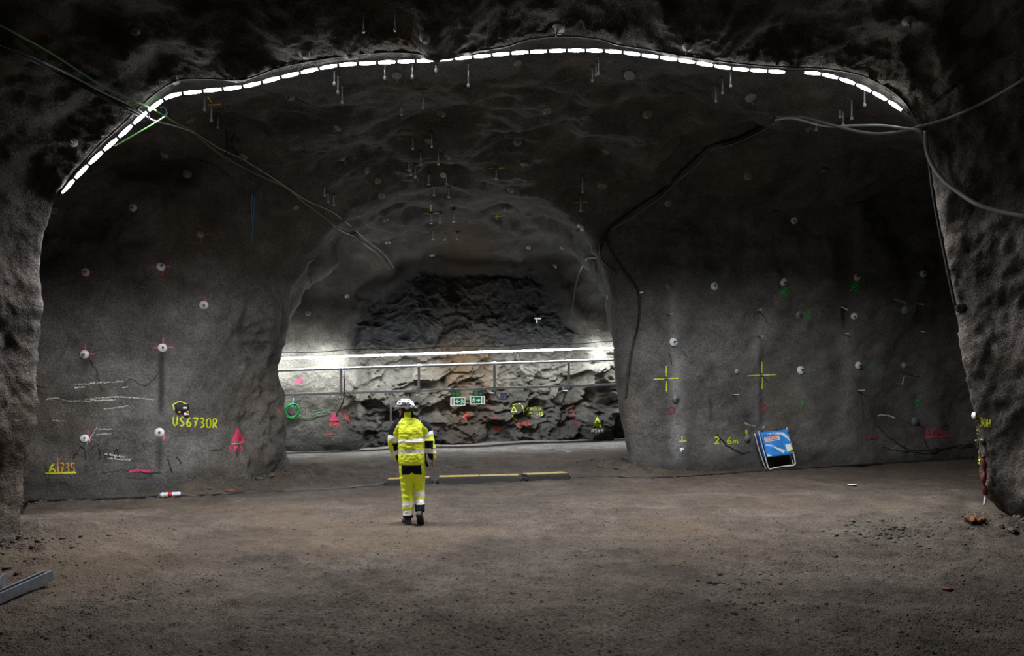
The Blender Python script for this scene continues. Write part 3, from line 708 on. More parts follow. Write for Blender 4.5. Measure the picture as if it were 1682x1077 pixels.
for i, a in enumerate([[(1222, 694), (1232, 698), (1240, 699)], [(1252, 703), (1256, 699)], [(1481, 632), (1485, 618)], [(1467, 491), (1488, 498)], [(1440, 681), (1456, 682), (1470, 686)]]):
    paint('chalk_line', [wob(a, .8, 12, 120 + i)], 2.2, M['sp_white'])
# right pillar
paint('spray_lettering', letters('F30H', 1603, 684, 5.2, 14, .22, .2), 1.9, M['sp_yellow'])
paint('spray_mark', [wob([(1606, 705), (1606, 720), (1605, 735)], .8, 12, 9)], 1.6, M['sp_yellow']); paint('spray_mark', [wob([(1607, 740), (1609, 752), (1607, 762)], 1, 12, 10)], 4, M['sp_yellow'])
# far wall
paint('spray_mark', [wob([(484, 630), (489, 624), (493, 628), (496, 620)], 1, 10, 11)], 4, M['sp_pink'])
paint('spray_mark', [wob([(455, 670), (458, 676), (462, 672)], 1, 10, 12)], 3, M['sp_red'])
paint('spray_triangle', [[(549, 679), (541, 691)]], 1.2, M['sp_pink'], fill=[(549, 677), (540, 691), (557, 691)])
paint('spray_lettering', letters('EMS', 542, 694, 5, 7, 0, .25), 1.5, M['sp_red'])
paint('spray_mark', [wob([(564, 670), (566, 682), (572, 690), (576, 678)], 1.5, 14, 13)], 3, M['sp_red']); paint('spray_mark', [[(530, 715), (547, 713)]], 2.6, M['sp_red'])
paint('spray_triangle', [[(766, 676), (759, 689)]], 1, M['sp_red'], fill=[(766, 674), (759, 689), (773, 688)])
paint('spray_triangle', [[(981, 686), (974, 701)]], 1, M['sp_yellow'], fill=[(981, 684), (973, 702), (989, 701)])
paint('spray_lettering', letters('NSV1', 972, 704, 4, 6, 0, .25), 1.3, M['sp_white'])
paint('spray_lettering', letters('EMS', 850, 692, 6, 9, 0, .3), 2.2, M['sp_red'])
paint('spray_lettering', letters('RORELSE', 865, 669, 3, 5, -.02, .25) + letters('SKL 310', 865, 677, 3, 6, -.02, .3), 1.0, M['sp_yellow'])
paint('spray_lettering', [wob([(836, 665), (845, 664), (856, 663)], 1, 12, 14), [(840, 676), (844, 668), (849, 676), (840, 676)], wob([(839, 678), (847, 681), (840, 684), (848, 687)], .8, 14, 15), wob([(836, 689), (843, 687), (849, 690)], 1, 10, 16), [(857, 665), (860, 672), (861, 683)]], 1.5, M['sp_yellow'])
paint('spray_mark', [wob([(937, 660), (942, 668), (938, 680), (946, 697)], 1.5, 14, 17)], 3, M['sp_dred']); paint('spray_mark', [wob([(812, 684), (818, 692), (812, 704), (824, 706)], 1.5, 14, 18)], 3.5, M['sp_dred'])
# vault
for x, y, r in [(815, 276, 14), (708, 350, 15), (954, 332, 11)]:
    paint('spray_cross', cross(x, y, r, 3, 'lr' if x == 815 else 'lru'), 1.3, M['sp_yellow'])
paint('spray_mark', [[(812, 356), (824, 354)], [(817, 351), (816, 361)]], 1.2, M['sp_yellow'])
paint('spray_mark', [[(340, 157), (348, 168)]], 1.6, M['sp_yellow']); paint('spray_mark', [wob([(341, 170), (352, 171), (362, 170)], .8, 8, 19)], 2, M['sp_orange'])
paint('spray_mark', [[(730, 283), (738, 281)]], 2.4, M['sp_red'])
# ------------------------------------------------------------------ rock bolts with their round plates
def bolt_geo(rad, mat, nut=True):
    pl = MB(); pl.lathe([(rad, 0), (rad, .008), (rad * .92, .014), (rad * .5, .028), (rad * .34, .040), (rad * .26, .040), (rad * .2, .030)], n=18)
    return pl
PROTO = {}
def rock_bolt(px, py, dia, kind, label, group=None):
    p, n, o = hit(px, py)
    r = dia * p.y / F / 2
    key = (kind,)
    if key not in PROTO:
        mat = {'z': M['plate'], 'd': M['plate_dull'], 'c': M['plate_crete']}[kind]
        pm = MB(); R_ = .1
        pm.lathe([(R_, -.03), (R_, .010), (R_ * .93, .018), (R_ * .55, .032), (R_ * .38, .048), (R_ * .28, .048), (R_ * .2, .036), (0.0, .036)], n=20)
        a = pm.build('plate', mat)
        bm_ = MB(); bm_.lathe([(.026, .03), (.026, .062), (.020, .068), (.0, .068)], n=6); bm_.lathe([(.012, .06), (.012, .15), (.009, .156), (0, .156)], n=8)
        b_ = bm_.build('bolt', M['bolt'] if kind != 'c' else M['plate_crete'])
        COL.objects.unlink(a); COL.objects.unlink(b_); PROTO[key] = (a.data, b_.data); bpy.data.objects.remove(a); bpy.data.objects.remove(b_)
    e = empty('rock_bolt', p + n * .006); e.rotation_euler = n.to_track_quat('Z', 'Y').to_euler(); s = r / .1; e.scale = (s, s, s)
    for nm, dt in zip(('plate', 'bolt'), PROTO[key]):
        c = bpy.data.objects.new(nm, dt); COL.objects.link(c); c.parent = e
    tag(e, label, 'rock bolt', group or 'rock bolts with round plates')
for a in [
 (140, 447, 14, 'z', 'round bolt plate inside a pink cross, upper row near the left pillar'), (264, 438, 14, 'z', 'round bolt plate with pink arms, upper row above the diagonal crack'),
 (335, 501, 14, 'z', 'half buried bolt plate below a single pink tick on the left wall'), (139, 582, 14, 'z', 'bright bolt plate with dark crack running down, left wall beside the pillar'),
 (267, 571, 14, 'z', 'bright bolt plate at the head of the long dark streak, left wall'), (139, 720, 13, 'z', 'tilted bolt plate above the yellow and orange 6 735 lettering'),
 (262, 710, 15, 'z', 'big bright bolt plate left of the yellow US lettering'), (329, 385, 13, 'c', 'dull bolt plate with pink ticks high on the left wall near the blue cord'),
 (219, 341, 13, 'z', 'bolt plate with a pink bar high on the left wall'), (88, 346, 12, 'c', 'bolt plate at the pillar edge under the lower end of the light strip'),
 (313, 196, 18, 'c', 'large cement covered bolt plate under the left bend of the light strip'), (476, 157, 17, 'c', 'pale bolt dish on the vault left of three hanging rods'),
 (120, 234, 14, 'c', 'pale bolt dish on the left pillar beside the light strip'), (554, 210, 13, 'c', 'faint bolt dish on the vault below the leftmost trio of rods'),
 (287, 131, 16, 'c', 'bolt dish lit from below above the left bend of the light strip'), (500, 88, 18, 'c', 'bolt dish just above the light strip on its left half'),
 (270, 254, 14, 'c', 'bolt dish in the dark hollow of the left vault'), (400, 256, 15, 'c', 'bolt dish beside the black cable run on the left vault'), (308, 286, 15, 'c', 'oval bolt plate in the dark above the left wall'),
 (486, 341, 11, 'c', 'small bolt dish where two grey cables reach the portal'), (223, 52, 14, 'd', 'dark bolt plate at the upper left, far above the light strip'),
 (652, 123, 17, 'c', 'wide pale bolt dish below the strip between two bright rods'), (698, 62, 20, 'c', 'bolt dish above the kink in the light strip'), (917, 47, 22, 'c', 'largest bolt dish, above the crown of the light strip'),
 (850, 103, 14, 'c', 'faint bolt dish just below the crown of the light strip'), (725, 186, 16, 'c', 'pale bolt disc on the middle of the vault'), (898, 181, 15, 'c', 'pale bolt disc right of the vault centre'),
 (1034, 123, 18, 'c', 'pale round bolt disc below the strip right of the crown'), (1063, 187, 16, 'c', 'slanted bolt dish on the right side of the vault'), (736, 257, 13, 'c', 'faint bolt disc right of a grey hanging rod on the vault'),
 (703, 231, 12, 'c', 'faint bolt disc touching a hanging rod on the vault'), (850, 232, 15, 'c', 'bolt dish on the vault above the tilted one'), (861, 269, 14, 'c', 'tilted oval bolt plate on the vault'),
 (728, 287, 10, 'z', 'shiny bolt plate beside the small red paint patch'), (562, 260, 14, 'c', 'bolt disc on the left vault above the cables'), (603, 279, 12, 'c', 'slanted bolt disc left of the dark vault hollow'),
 (620, 297, 11, 'c', 'bolt disc on the left flank of the portal vault'), (627, 321, 12, 'c', 'lower bolt disc on the left flank of the portal vault'), (633, 360, 11, 'c', 'lowest bolt disc on the left flank of the portal vault'),
 (995, 248, 14, 'c', 'bolt dish at the head of the dark hollow right of the crown'), (989, 304, 16, 'c', 'oval bolt disc right of the rods with yellow star'), (839, 311, 12, 'c', 'bolt dish below the tilted oval plate'), (833, 342, 11, 'c', 'bolt plate over the portal next to yellow mark'),
 (954, 373, 14, 'z', 'bright bolt plate with red dab right of the portal crown'), (1130, 77, 18, 'c', 'bolt dish above the light strip right of the crown'), (1233, 160, 18, 'c', 'pale round bolt dish below the strip near two rods on the right'),
 (1331, 212, 15, 'd', 'grey bolt plate below the twin sagging cables'), (1228, 289, 13, 'c', 'bolt plate with green dabs high on the right wall'), (1353, 281, 14, 'd', 'grey bolt plate high on the right wall, right of the green dabs'),
 (1304, 362, 12, 'z', 'bolt plate alone between vault and upper row of the right wall'), (1493, 33, 22, 'd', 'dark bolt plate at the upper right above the strip'), (1097, 334, 12, 'c', 'faint bolt disc right of the black cable bend'),
 (1099, 470, 13, 'd', 'dull bolt plate at the head of the widest pale streak'), (1173, 470, 13, 'z', 'bolt plate with faint green ticks, second in the upper right row'), (1287, 463, 13, 'z', 'bolt plate above the left green star'),
 (1407, 455, 13, 'z', 'bolt plate above the right green star'), (1516, 449, 12, 'z', 'bolt plate beside a green cross near the right pillar'), (1313, 517, 13, 'd', 'blue grey bolt plate left of the green 18'), (1403, 519, 11, 'z', 'small bolt plate right of the dark pin streak'),
 (1486, 509, 14, 'c', 'half covered bolt plate with green dabs near the right pillar'), (1106, 562, 14, 'z', 'bright bolt plate on the widest pale streak above the left yellow cross'), (1210, 610, 9, 'c', 'broken bolt plate between the two yellow crosses'),
 (1315, 608, 14, 'z', 'very bright bolt plate right of the right yellow cross'), (1410, 600, 13, 'z', 'bright bolt plate left of the faint green 16'), (1485, 600, 11, 'c', 'crumbling bolt plate nearest the right pillar in the middle row'),
 (1110, 655, 14, 'd', 'blue grey bolt plate above the left dark red ring'), (1228, 720, 13, 'd', 'dark bolt plate beside the blue folded board'), (1503, 692, 15, 'd', 'big grey bolt plate above the pink lettering on the right wall'),
 (1120, 739, 8, 'z', 'small white bolt plate near the foot of the widest pale streak'),
 (570, 486, 8, 'z', 'tiny bolt plate on the far left spandrel'), (506, 514, 9, 'c', 'dull bolt plate on the far left spandrel above the tube light'), (637, 398, 9, 'z', 'shiny bolt plate over the portal left of the raw rock'), (710, 419, 9, 'z', 'bolt plate just above the raw rock niche'),
 (912, 437, 9, 'z', 'shiny bolt plate right above the raw rock niche'), (998, 488, 8, 'z', 'bolt plate on the far right spandrel'), (923, 407, 8, 'z', 'bolt plate by the short dangling cable'), (868, 406, 8, 'z', 'bolt plate over the right half of the raw rock')]:
    rock_bolt(*a)

# ------------------------------------------------------------------ threaded rods left hanging from the vault, pins left in the wall
def hang_rod(px, y0, y1, label, group, knob=True):
    top, n, o = hit(px, y0)
    L_ = (y1 - y0) * top.y / F
    e = empty('hanger_rod', top)
    r = max(.010, 1.2 * top.y / F)
    b = MB(); b.tube([(0, 0, .06), (0, 0, -L_)], r, 6); b.build('rod', M['rod'], e)
    if knob:
        b = MB(); b.lathe([(r * 1.1, -L_ - .01), (r * 2.1, -L_), (r * 2.1, -L_ + .03), (r * 1.3, -L_ + .045)], n=8); b.build('coupling', M['rod'], e)
    b = MB(); b.lathe([(r * 3.2, .02), (r * 3.2, -.006), (r * 1.2, -.012)], n=10); b.build('washer', M['bolt'], e)
    tag(e, label, 'rod', group)
HR = 'threaded rods hanging from the vault'
for a in [
 (549, 116, 139, 'shortest of three hanging rods just under the strip left of centre'), (555, 124, 153, 'middle one of three hanging rods under the strip left of centre'), (562, 141, 169, 'lowest of three hanging rods under the strip left of centre'),
 (336, 158, 181, 'first rod at the left bend of the strip, beside the yellow dab'), (347, 172, 199, 'second rod at the left bend of the strip, under the orange dab'), (358, 187, 210, 'third and lowest rod at the left bend of the strip'),
 (632, 106, 130, 'glaring white rod under the strip, left one of a pair'), (677, 104, 128, 'glaring white rod under the strip, right one of a pair'), (769, 104, 142, 'long bright rod with two joints under the strip'), (716, 106, 117, 'stub of rod under the kink in the strip'),
 (983, 93, 122, 'bright rod under the crown of the strip'), (979, 102, 124, 'grey rod close behind the bright one under the crown'), (973, 110, 134, 'lower left rod of three under the crown'),
 (659, 169, 189, 'grey rod on the middle vault, left one of two'), (695, 154, 177, 'grey rod on the middle vault, right one of two'), (678, 225, 245, 'rod on the deep vault, left one of the upper two'), (709, 218, 241, 'rod on the deep vault beside a faint bolt disc'),
 (691, 250, 271, 'rod on the deep vault, left one of the middle two'), (720, 249, 270, 'rod on the deep vault, right one of the middle two'), (672, 264, 280, 'leftmost of three dim rods standing close together'), (675, 268, 288, 'middle one of three dim rods standing close together'), (682, 271, 291, 'rightmost of three dim rods standing close together'),
 (704, 286, 303, 'dim rod left of the shiny bolt plate'), (733, 284, 302, 'pinkish rod below the red paint patch'), (713, 307, 321, 'rod over the dark hollow, left one of two'), (737, 308, 324, 'rod over the dark hollow, right one of two'),
 (815, 276, 294, 'rod in the yellow cross right of the vault centre'), (957, 290, 316, 'slanting rod above the yellow star'), (954, 322, 347, 'rod in the middle of the yellow star'), (708, 351, 367, 'rod in the yellow cross above the portal'), (722, 352, 366, 'rod right of the yellow cross above the portal'), (745, 346, 364, 'second rod right of the yellow cross above the portal'),
 (711, 378, 393, 'low rod above the raw rock, left one of three'), (731, 383, 394, 'low rod above the raw rock, middle one of three'), (751, 382, 393, 'low rod above the raw rock, right one of three'),
 (533, 306, 322, 'left one of three thin rods by the grey cables'), (539, 316, 332, 'middle one of three thin rods by the grey cables'), (548, 320, 338, 'right one of three thin rods by the grey cables'),
 (1200, 116, 143, 'bright rod under the right half of the strip'), (1187, 128, 154, 'middle rod of the stepped trio under the right half of the strip'), (1176, 141, 167, 'lowest rod of the stepped trio under the right half of the strip'),
 (1380, 179, 193, 'short rod above the twin sagging cables'), (1385, 182, 206, 'rod just left of the short one reaching the twin cables'), (1399, 163, 196, 'long rod on the right vault above the twin cables'), (1420, 147, 174, 'bright rod by the right bend of the strip'), (1341, 199, 214, 'stub of rod hanging over the twin cables'),
 (597, 20, 53, 'dim rod in the dark above the strip, left one of two'), (649, 16, 50, 'dim rod in the dark above the strip, right one of two')]:
    hang_rod(*a, HR)
for (x, y, label) in [(1098, 516, 'steel pin on the widest pale streak above the bright plate'), (1243, 510, 'rusty pin with two dark runs of water'), (1247, 552, 'pin above the right yellow cross'), (1382, 504, 'pin at the head of the dark streak right of the 18'), (1387, 548, 'pin below the dark streak right of the 18'),
                      (1506, 499, 'upper pin near the right pillar with a dark run'), (1510, 544, 'lower pin near the right pillar'), (1094, 622, 'pin in the centre of the left yellow cross'), (1251, 616, 'pin in the centre of the right yellow cross'), (1204, 648, 'pin below the broken plate with a dark run'), (1409, 641, 'bent pin below the faint green 16'), (1613, 724, 'pin sticking out of the right pillar edge')]:
    p, n, o = hit(x, y)
    e = empty('wall_pin', p); e.rotation_euler = n.to_track_quat('Z', 'Y').to_euler()
    b = MB(); b.tube([(0, 0, -.05), (0, 0, .16), (.02, 0, .2)], .013, 6); b.build('pin', M['plate'], e)
    b = MB(); b.lathe([(.04, -.01), (.04, .01), (.016, .02)], n=8); b.build('collar', M['bolt'], e)
    tag(e, label, 'pin', 'pins in the right wall')

# ------------------------------------------------------------------ cables and wires
def surf_path(pts, n=60, lift=.05, blend=5):
    a = smooth_poly([(x, y) for x, y in pts], n)
    q = np.array([tuple(hit(x, y, lift)[0]) for x, y in a])
    k = np.ones(blend) / blend; pad = blend // 2
    if blend > 1:
        qq = np.pad(q, ((pad, pad), (0, 0)), mode='edge')
        d = np.convolve(qq[:, 1], k, 'valid')
        q = np.stack([(a[:, 0] - CX) * d / F, d, CH + (HY - a[:, 1]) * d / F], -1)
    return [Vector(p) for p in q]
def span(pts, n=50, clear=.07):
    """free hanging line that keeps clear of the rock"""
    q = smooth_poly([tuple(P(*p)) for p in pts], n); d = q[:, 1].copy(); qx, qy = pxy(q)
    for k in range(n): d[k] = min(d[k], hit(qx[k], qy[k])[0].y - clear)
    d = np.convolve(np.pad(d, 3, mode='edge'), np.ones(7) / 7, 'valid') - .02
    return [P(a_, b_, c_) for a_, b_, c_ in zip(qx, qy, d)]
def cable(name, pts, r, mat, label, cat='cable', group=None, ties=()):
    pts = [Vector(p) for p in pts]; o0 = pts[len(pts) // 2].copy()
    b = MB(); b.tube([p - o0 for p in pts], r, 7)
    o = b.build(name, mat); o.location = o0
    tag(o, label, cat, group)
    return o
G1 = 'cables in the upper left corner'
cable('cable', span([(-25, 60, 9.35), (60, 97, 9.6), (150, 147, 9.95), (232, 186, 10.42), (243, 196, 10.5)]), .022, M['cable_black'], 'thickest black cable sagging from the upper left corner to the strip bend', group=G1)
cable('cable', span([(-25, 66, 9.3), (70, 108, 9.6), (160, 156, 9.95), (225, 188, 10.4), (243, 197, 10.5)]), .016, M['cable_black'], 'lower thin black cable from the upper left corner to the strip bend', group=G1)
cable('cable', span([(-25, 63, 9.4), (80, 106, 9.66), (170, 152, 10.02), (235, 185, 10.45), (245, 195, 10.52), (285, 206, 11.4), (304, 212, 12.2), (319, 218, 13.2)]), .012, M['pale_wire'], 'thin grey cable that passes the strip bend into the hall', group=G1)
cable('wire', span([(-25, 28, 9.35), (80, 85, 9.65), (170, 142, 10.0), (245, 176, 10.4), (290, 202, 11.6), (305, 209, 12.3), (320, 216, 13.2)]), .012, M['green_wire'], 'green wire from the upper left corner across the light strip', 'wire', G1)
cable('wire', span([(188, 240, 10.55), (230, 216, 10.6), (272, 190, 10.7), (275, 184, 10.7)]), .011, M['green_wire'], 'short pale green wire crossing below the strip bend', 'wire', G1)
cable('wire', span([(262, 176, 10.7), (270, 176, 10.72), (273, 184, 10.74), (266, 192, 10.72)], 24), .009, M['blue_cord'], 'little curl of pale blue wire beside the strip bend', 'wire', G1)
cable('wire', span([(248, 176, 10.45), (244, 190, 10.5), (246, 196, 10.5), (235, 199, 10.5), (218, 205, 10.45), (205, 215, 10.42)], 30), .010, M['cable_black'], 'thin black lead tying the strip to the cable bundle', 'wire', G1)
G2 = 'cables along the left vault'
cable('cable', surf_path([(318, 218), (345, 240), (370, 258), (420, 285), (470, 308), (500, 333), (530, 355), (560, 378), (585, 388)], 80) + span([(594, 396, 18.6), (606, 406, 19.2), (622, 418, 19.8), (640, 442, 20.2)], 16), .022, M['cable_grey'], 'grey cable along the left vault down to the portal, lower of two', group=G2)
cable('cable', surf_path([(318, 216), (360, 243), (400, 262), (460, 300), (500, 327), (545, 348), (575, 370)], 80) + span([(584, 378, 18.2), (604, 396, 18.9), (632, 418, 19.6), (647, 440, 20.0)], 16), .013, M['pale_wire'], 'thin grey cable along the left vault down to the portal, upper of two', group=G2)
cable('cable', surf_path([(372, 216), (374, 232), (371, 255)], 20), .016, M['cable_black'], 'short black cable hanging left of the curved one on the left vault', group=G2)
cable('cable', surf_path([(386, 218), (381, 235), (385, 248), (397, 257)], 24), .014, M['cable_black'], 'short curved black cable next to a bolt dish on the left vault', group=G2)
G3 = 'cables on the right side'
right_knot = P(1512, 211, 11.15)
cable('cable', span([(1275, 192, 12.35), (1320, 193, 12.1), (1370, 206, 11.8), (1430, 219, 11.5), (1480, 216, 11.25), (1517, 206, 11.1), (1560, 193, 10.9), (1620, 166, 10.45), (1690, 125, 9.9)], 90), .021, M['cable_grey'], 'long black and grey cable swinging past the strip end to the upper right', group=G3)
cable('cable', span([(1272, 197, 12.35), (1300, 194, 12.2), (1355, 207, 11.9), (1400, 206, 11.7), (1450, 206, 11.4), (1490, 211, 11.2), (1512, 213, 11.1)], 70), .017, M['pale_wire'], 'grey twin cable hanging beneath the right bend of the strip', group=G3)
cable('cable', surf_path([(1276, 194), (1240, 214), (1200, 232), (1165, 240), (1140, 262), (1110, 292), (1080, 318), (1040, 345), (1005, 372), (990, 395), (986, 412)], 90), .030, M['cable_black'], 'thick black cable from the twin cables down the right vault', group=G3)
cable('cable', surf_path([(1280, 198), (1245, 218), (1205, 236), (1170, 246), (1140, 275), (1112, 298), (1085, 324), (1045, 352), (1012, 372), (996, 380)], 90), .016, M['cable_grey'], 'thin grey cable beside the thick black one on the right vault', group=G3)
cable('cable', surf_path([(993, 385), (986, 400), (987, 422), (998, 436), (1010, 445), (1013, 450)], 40, .10), .018, M['cable_black'], 'black loop of cable at the portal shoulder', group=G3)
cable('cable', surf_path([(996, 383), (1000, 405), (1012, 425), (1030, 450), (1048, 475), (1051, 505), (1049, 530), (1042, 560), (1036, 590), (1031, 625), (1028, 655)], 70, .07), .022, M['cable_black'], 'black cable curving down the right jamb of the portal', group=G3)
cable('cable', span([(1518, 213, 11.1), (1519, 235, 11.15), (1525, 262, 11.2), (1533, 320, 11.2), (1544, 380, 11.25), (1554, 430, 11.25), (1564, 480, 11.25), (1569, 502, 11.25)], 60, .02), .022, M['cable_black'], 'black cable running down the edge of the right pillar', group=G3)
cable('hose', span([(1520, 215, 11.08), (1522, 245, 11.1), (1530, 268, 11.1), (1548, 294, 11.05), (1575, 316, 10.95), (1605, 335, 10.8), (1640, 347, 10.65), (1690, 356, 10.4)], 70, .04), .030, M['cable_grey'], 'grey hose drooping across the right pillar to the frame edge', 'hose', G3)
cable('cable', span([(985, 424, 20.2), (966, 424, 20.4), (958, 435, 20.6), (950, 452, 20.8), (944, 480, 21), (938, 530, 21.1)], 40), .018, M['cable_grey'], 'short dangling cable in front of the raw rock at the right', group=G3)
b = MB(); b.lathe([(.055, -.05), (.06, 0), (.05, .05)], n=10); o = b.build('cable_tie', M['cable_grey']); o.location = right_knot
tag(o, 'grey tie gathering the cables at the right end of the strip', 'cable tie')
p, n, _ = hit(1051, 481, .08); b = MB(); b.box((0, 0, 0), (.11, .03, .04), bev=.006); o = b.build('cable_label', M['white']); o.location = p; o.rotation_euler = (0, -.3, 0)
tag(o, 'small white tag clipped on the black cable at the right jamb', 'tag')
for i, (pts, lab) in enumerate([([(414, 318), (413, 345), (415, 372), (413, 400)], 'pale blue cord hanging down the upper left wall, left one'), ([(418, 322), (417, 342), (416, 362)], 'pale blue cord hanging down the upper left wall, right one')]):
    cable('cord', surf_path(pts, 24, .02), .012, M['blue_cord'], lab, 'cord')
cable('cable', surf_path([(37, 824), (120, 821), (200, 819), (268, 815)], 60, .03, 3), .028, M['cable_black'], 'black cable lying at the foot of the left wall up to the connector', group='cables on the ground')
cable('cable', surf_path([(292, 815), (350, 813), (420, 808), (500, 806), (560, 802), (637, 796)], 70, .03, 3), .026, M['cable_black'], 'black ground cable from the connector to the ramps', group='cables on the ground')
cable('cable', surf_path([(928, 786), (980, 782), (1050, 785), (1120, 783), (1180, 779), (1250, 774), (1330, 769), (1420, 763), (1500, 758), (1600, 751)], 110, .03, 3), .024, M['cable_black'], 'black ground cable from the ramps along the right wall', group='cables on the ground')
cable('rope', surf_path([(1500, 760), (1540, 757), (1600, 754)], 30, .03, 3), .014, M['cable_black'], 'thin dark lead beside the ground cable near the right pillar', 'cable', 'cables on the ground')
# ------------------------------------------------------------------ the walking person
M['skin'] = simple('skin', (.42, .24, .17), .55)
M['hair'] = simple('dark_hair', (.018, .013, .010), .6)
M['hv'] = simple('high_visibility_yellow', (.76, .86, .035), .75, bump=.15, bscale=240)
M['navy'] = simple('navy_cloth', (.008, .009, .020), .9, bump=.15, bscale=240)
M['navy'].node_tree.nodes['Principled BSDF'].inputs['Specular IOR Level'].default_value = .15
M['reflect'] = simple('reflective_band', (.86, .86, .82), .4)
M['boot'] = simple('boot_leather', (.028, .027, .026), .6, var=.3, vscale=30)
M['sole'] = simple('boot_sole', (.012, .012, .012), .7)
M['helmet'] = simple('helmet_white', (.82, .82, .82), .5)
M['dgrey'] = simple('dark_grey_plastic', (.02, .021, .024), .45)
def evaluated(o):
    dg = bpy.context.evaluated_depsgraph_get(); dg.update()
    me = bpy.data.meshes.new_from_object(o.evaluated_get(dg))
    n = len(me.vertices); v = np.empty(n * 3, np.float32); me.vertices.foreach_get('co', v); v = v.reshape(-1, 3).astype(float)
    nr = np.empty(n * 3, np.float32); me.vertices.foreach_get('normal', nr); nr = nr.reshape(-1, 3).astype(float)
    f = [tuple(p.vertices) for p in me.polygons]
    bpy.data.meshes.remove(me); return v, nr, f
def union(mb, voxel, smooth=2, fac=.5):
    """one continuous skin over all shapes collected in mb"""
    o = mb.build('temp'); r = o.modifiers.new('r', 'REMESH'); r.mode = 'VOXEL'; r.voxel_size = voxel
    if smooth: s = o.modifiers.new('s', 'SMOOTH'); s.factor = fac; s.iterations = smooth
    out = evaluated(o); me = o.data; bpy.data.objects.remove(o); bpy.data.meshes.remove(me); return out
def ell(mb, c, r, fx=Vector((1, 0, 0)), fz=Vector((0, 0, 1)), n=16, m=10):
    fx = fx.normalized(); fy = fz.cross(fx).normalized(); fz2 = fx.cross(fy); c = Vector(c)
    v = [c + fz2 * r[2]]; 
    for i in range(1, m):
        a = math.pi * i / m
        for k in range(n):
            b = 2 * math.pi * k / n
            v.append(c + fx * (r[0]*math.sin(a)*math.cos(b)) + fy * (r[1]*math.sin(a)*math.sin(b)) + fz2 * (r[2]*math.cos(a)))
    v.append(c - fz2 * r[2])
    f = [(0, 1+k, 1+(k+1) % n) for k in range(n)]
    f += [(1+(i-1)*n+k, 1+i*n+k, 1+i*n+(k+1) % n, 1+(i-1)*n+(k+1) % n) for i in range(1, m-1) for k in range(n)]
    L_ = len(v) - 1; f += [(L_, 1+(m-2)*n+(k+1) % n, 1+(m-2)*n+k) for k in range(n)]
    mb.add(v, f)
def loft_z(mb, rows, n=28, e=2.4):
    v = []
    for (z, cx, cy, a, b) in rows:
        for k in range(n):
            q = 2 * math.pi * k / n; c, s = math.cos(q), math.sin(q)
            v.append((cx + a * math.copysign(abs(c) ** (2/e), c), cy + b * math.copysign(abs(s) ** (2/e), s), z))
    f = [(i*n+k, i*n+(k+1) % n, (i+1)*n+(k+1) % n, (i+1)*n+k) for i in range(len(rows)-1) for k in range(n)]
    f += [tuple(range(n-1, -1, -1)), tuple((len(rows)-1)*n+k for k in range(n))]
    mb.add(v, f)
def limb(mb, pts, n=16, steps=18):
    a = smooth_poly([p[:3] for p in pts], steps)
    d = np.r_[0, np.cumsum(np.linalg.norm(np.diff(np.array([p[:3] for p in pts]), axis=0), axis=1))]
    r = np.interp(np.linspace(0, d[-1], steps), d, [p[3] for p in pts])
    mb.tube([tuple(p) for p in a], list(r), n)
foot = P(672, 860, 10.85)
gz = ground(foot.x, foot.y)
person = empty('person', (P(676, 860, 10.85).x, 10.85, gz))
tag(person, 'person in yellow and navy high visibility workwear and white helmet walking away, head turned left', 'person')
face = Vector((-.95, .30, 0)).normalized(); side = Vector((0, 0, 1)).cross(face)      # side: the person's own left, towards the viewer
hc = Vector((-.085, 0, 1.69))
def H(f_, s_, z_): return hc + face * f_ + side * s_ + Vector((0, 0, z_))
B = MB()
ell(B, H(-.005, 0, .03), (.098, .076, .098), face)            # skull
ell(B, H(.035, 0, -.045), (.062, .058, .075), face)           # face
ell(B, H(.070, 0, -.100), (.028, .032, .024), face)           # chin
ell(B, H(.02, 0, -.088), (.06, .056, .03), face)              # jaw
ell(B, H(.088, 0, .018), (.016, .05, .014), face)             # brow
ell(B, H(.104, 0, -.022), (.020, .015, .018), face); ell(B, H(.096, 0, .0), (.013, .010, .028), face)   # nose
ell(B, H(.090, 0, -.060), (.013, .024, .008), face); ell(B, H(.088, 0, -.073), (.012, .021, .008), face)    # lips
for s_ in (1, -1):
    ell(B, H(.075, .034 * s_, -.028), (.022, .02, .022), face)   # cheek
    ell(B, H(-.012, .078 * s_, -.015), (.022, .012, .034), face) # ear
limb(B, [(-.075, -.005, 1.66, .058), (-.055, -.01, 1.58, .057), (-.04, -.01, 1.48, .07)])
loft_z(B, [(.80, .015, 0, .12, .09), (.92, .012, 0, .15, .10), (1.08, .005, 0, .145, .10), (1.25, 0, 0, .165, .11), (1.40, -.005, 0, .17, .10), (1.47, -.015, 0, .14, .085), (1.53, -.03, 0, .08, .07)])
armL = [(-.155, 0, 1.43, .06), (-.235, -.005, 1.36, .054), (-.275, -.01, 1.20, .045), (-.262, .05, 1.10, .042), (-.225, .125, .975, .030)]
armR = [(.150, 0, 1.42, .06), (.225, 0, 1.35, .054), (.264, -.01, 1.19, .045), (.292, .005, 1.07, .041), (.306, .03, .955, .029)]
limb(B, armL); limb(B, armR)
limb(B, [(-.07, 0, .86, .095), (-.074, .015, .62, .075), (-.068, .02, .47, .058), (-.056, .0, .30, .055), (-.046, -.01, .10, .042)])
limb(B, [(.10, 0, .86, .095), (.10, .09, .62, .075), (.10, .125, .49, .058), (.115, .03, .34, .055), (.125, -.05, .20, .042)])
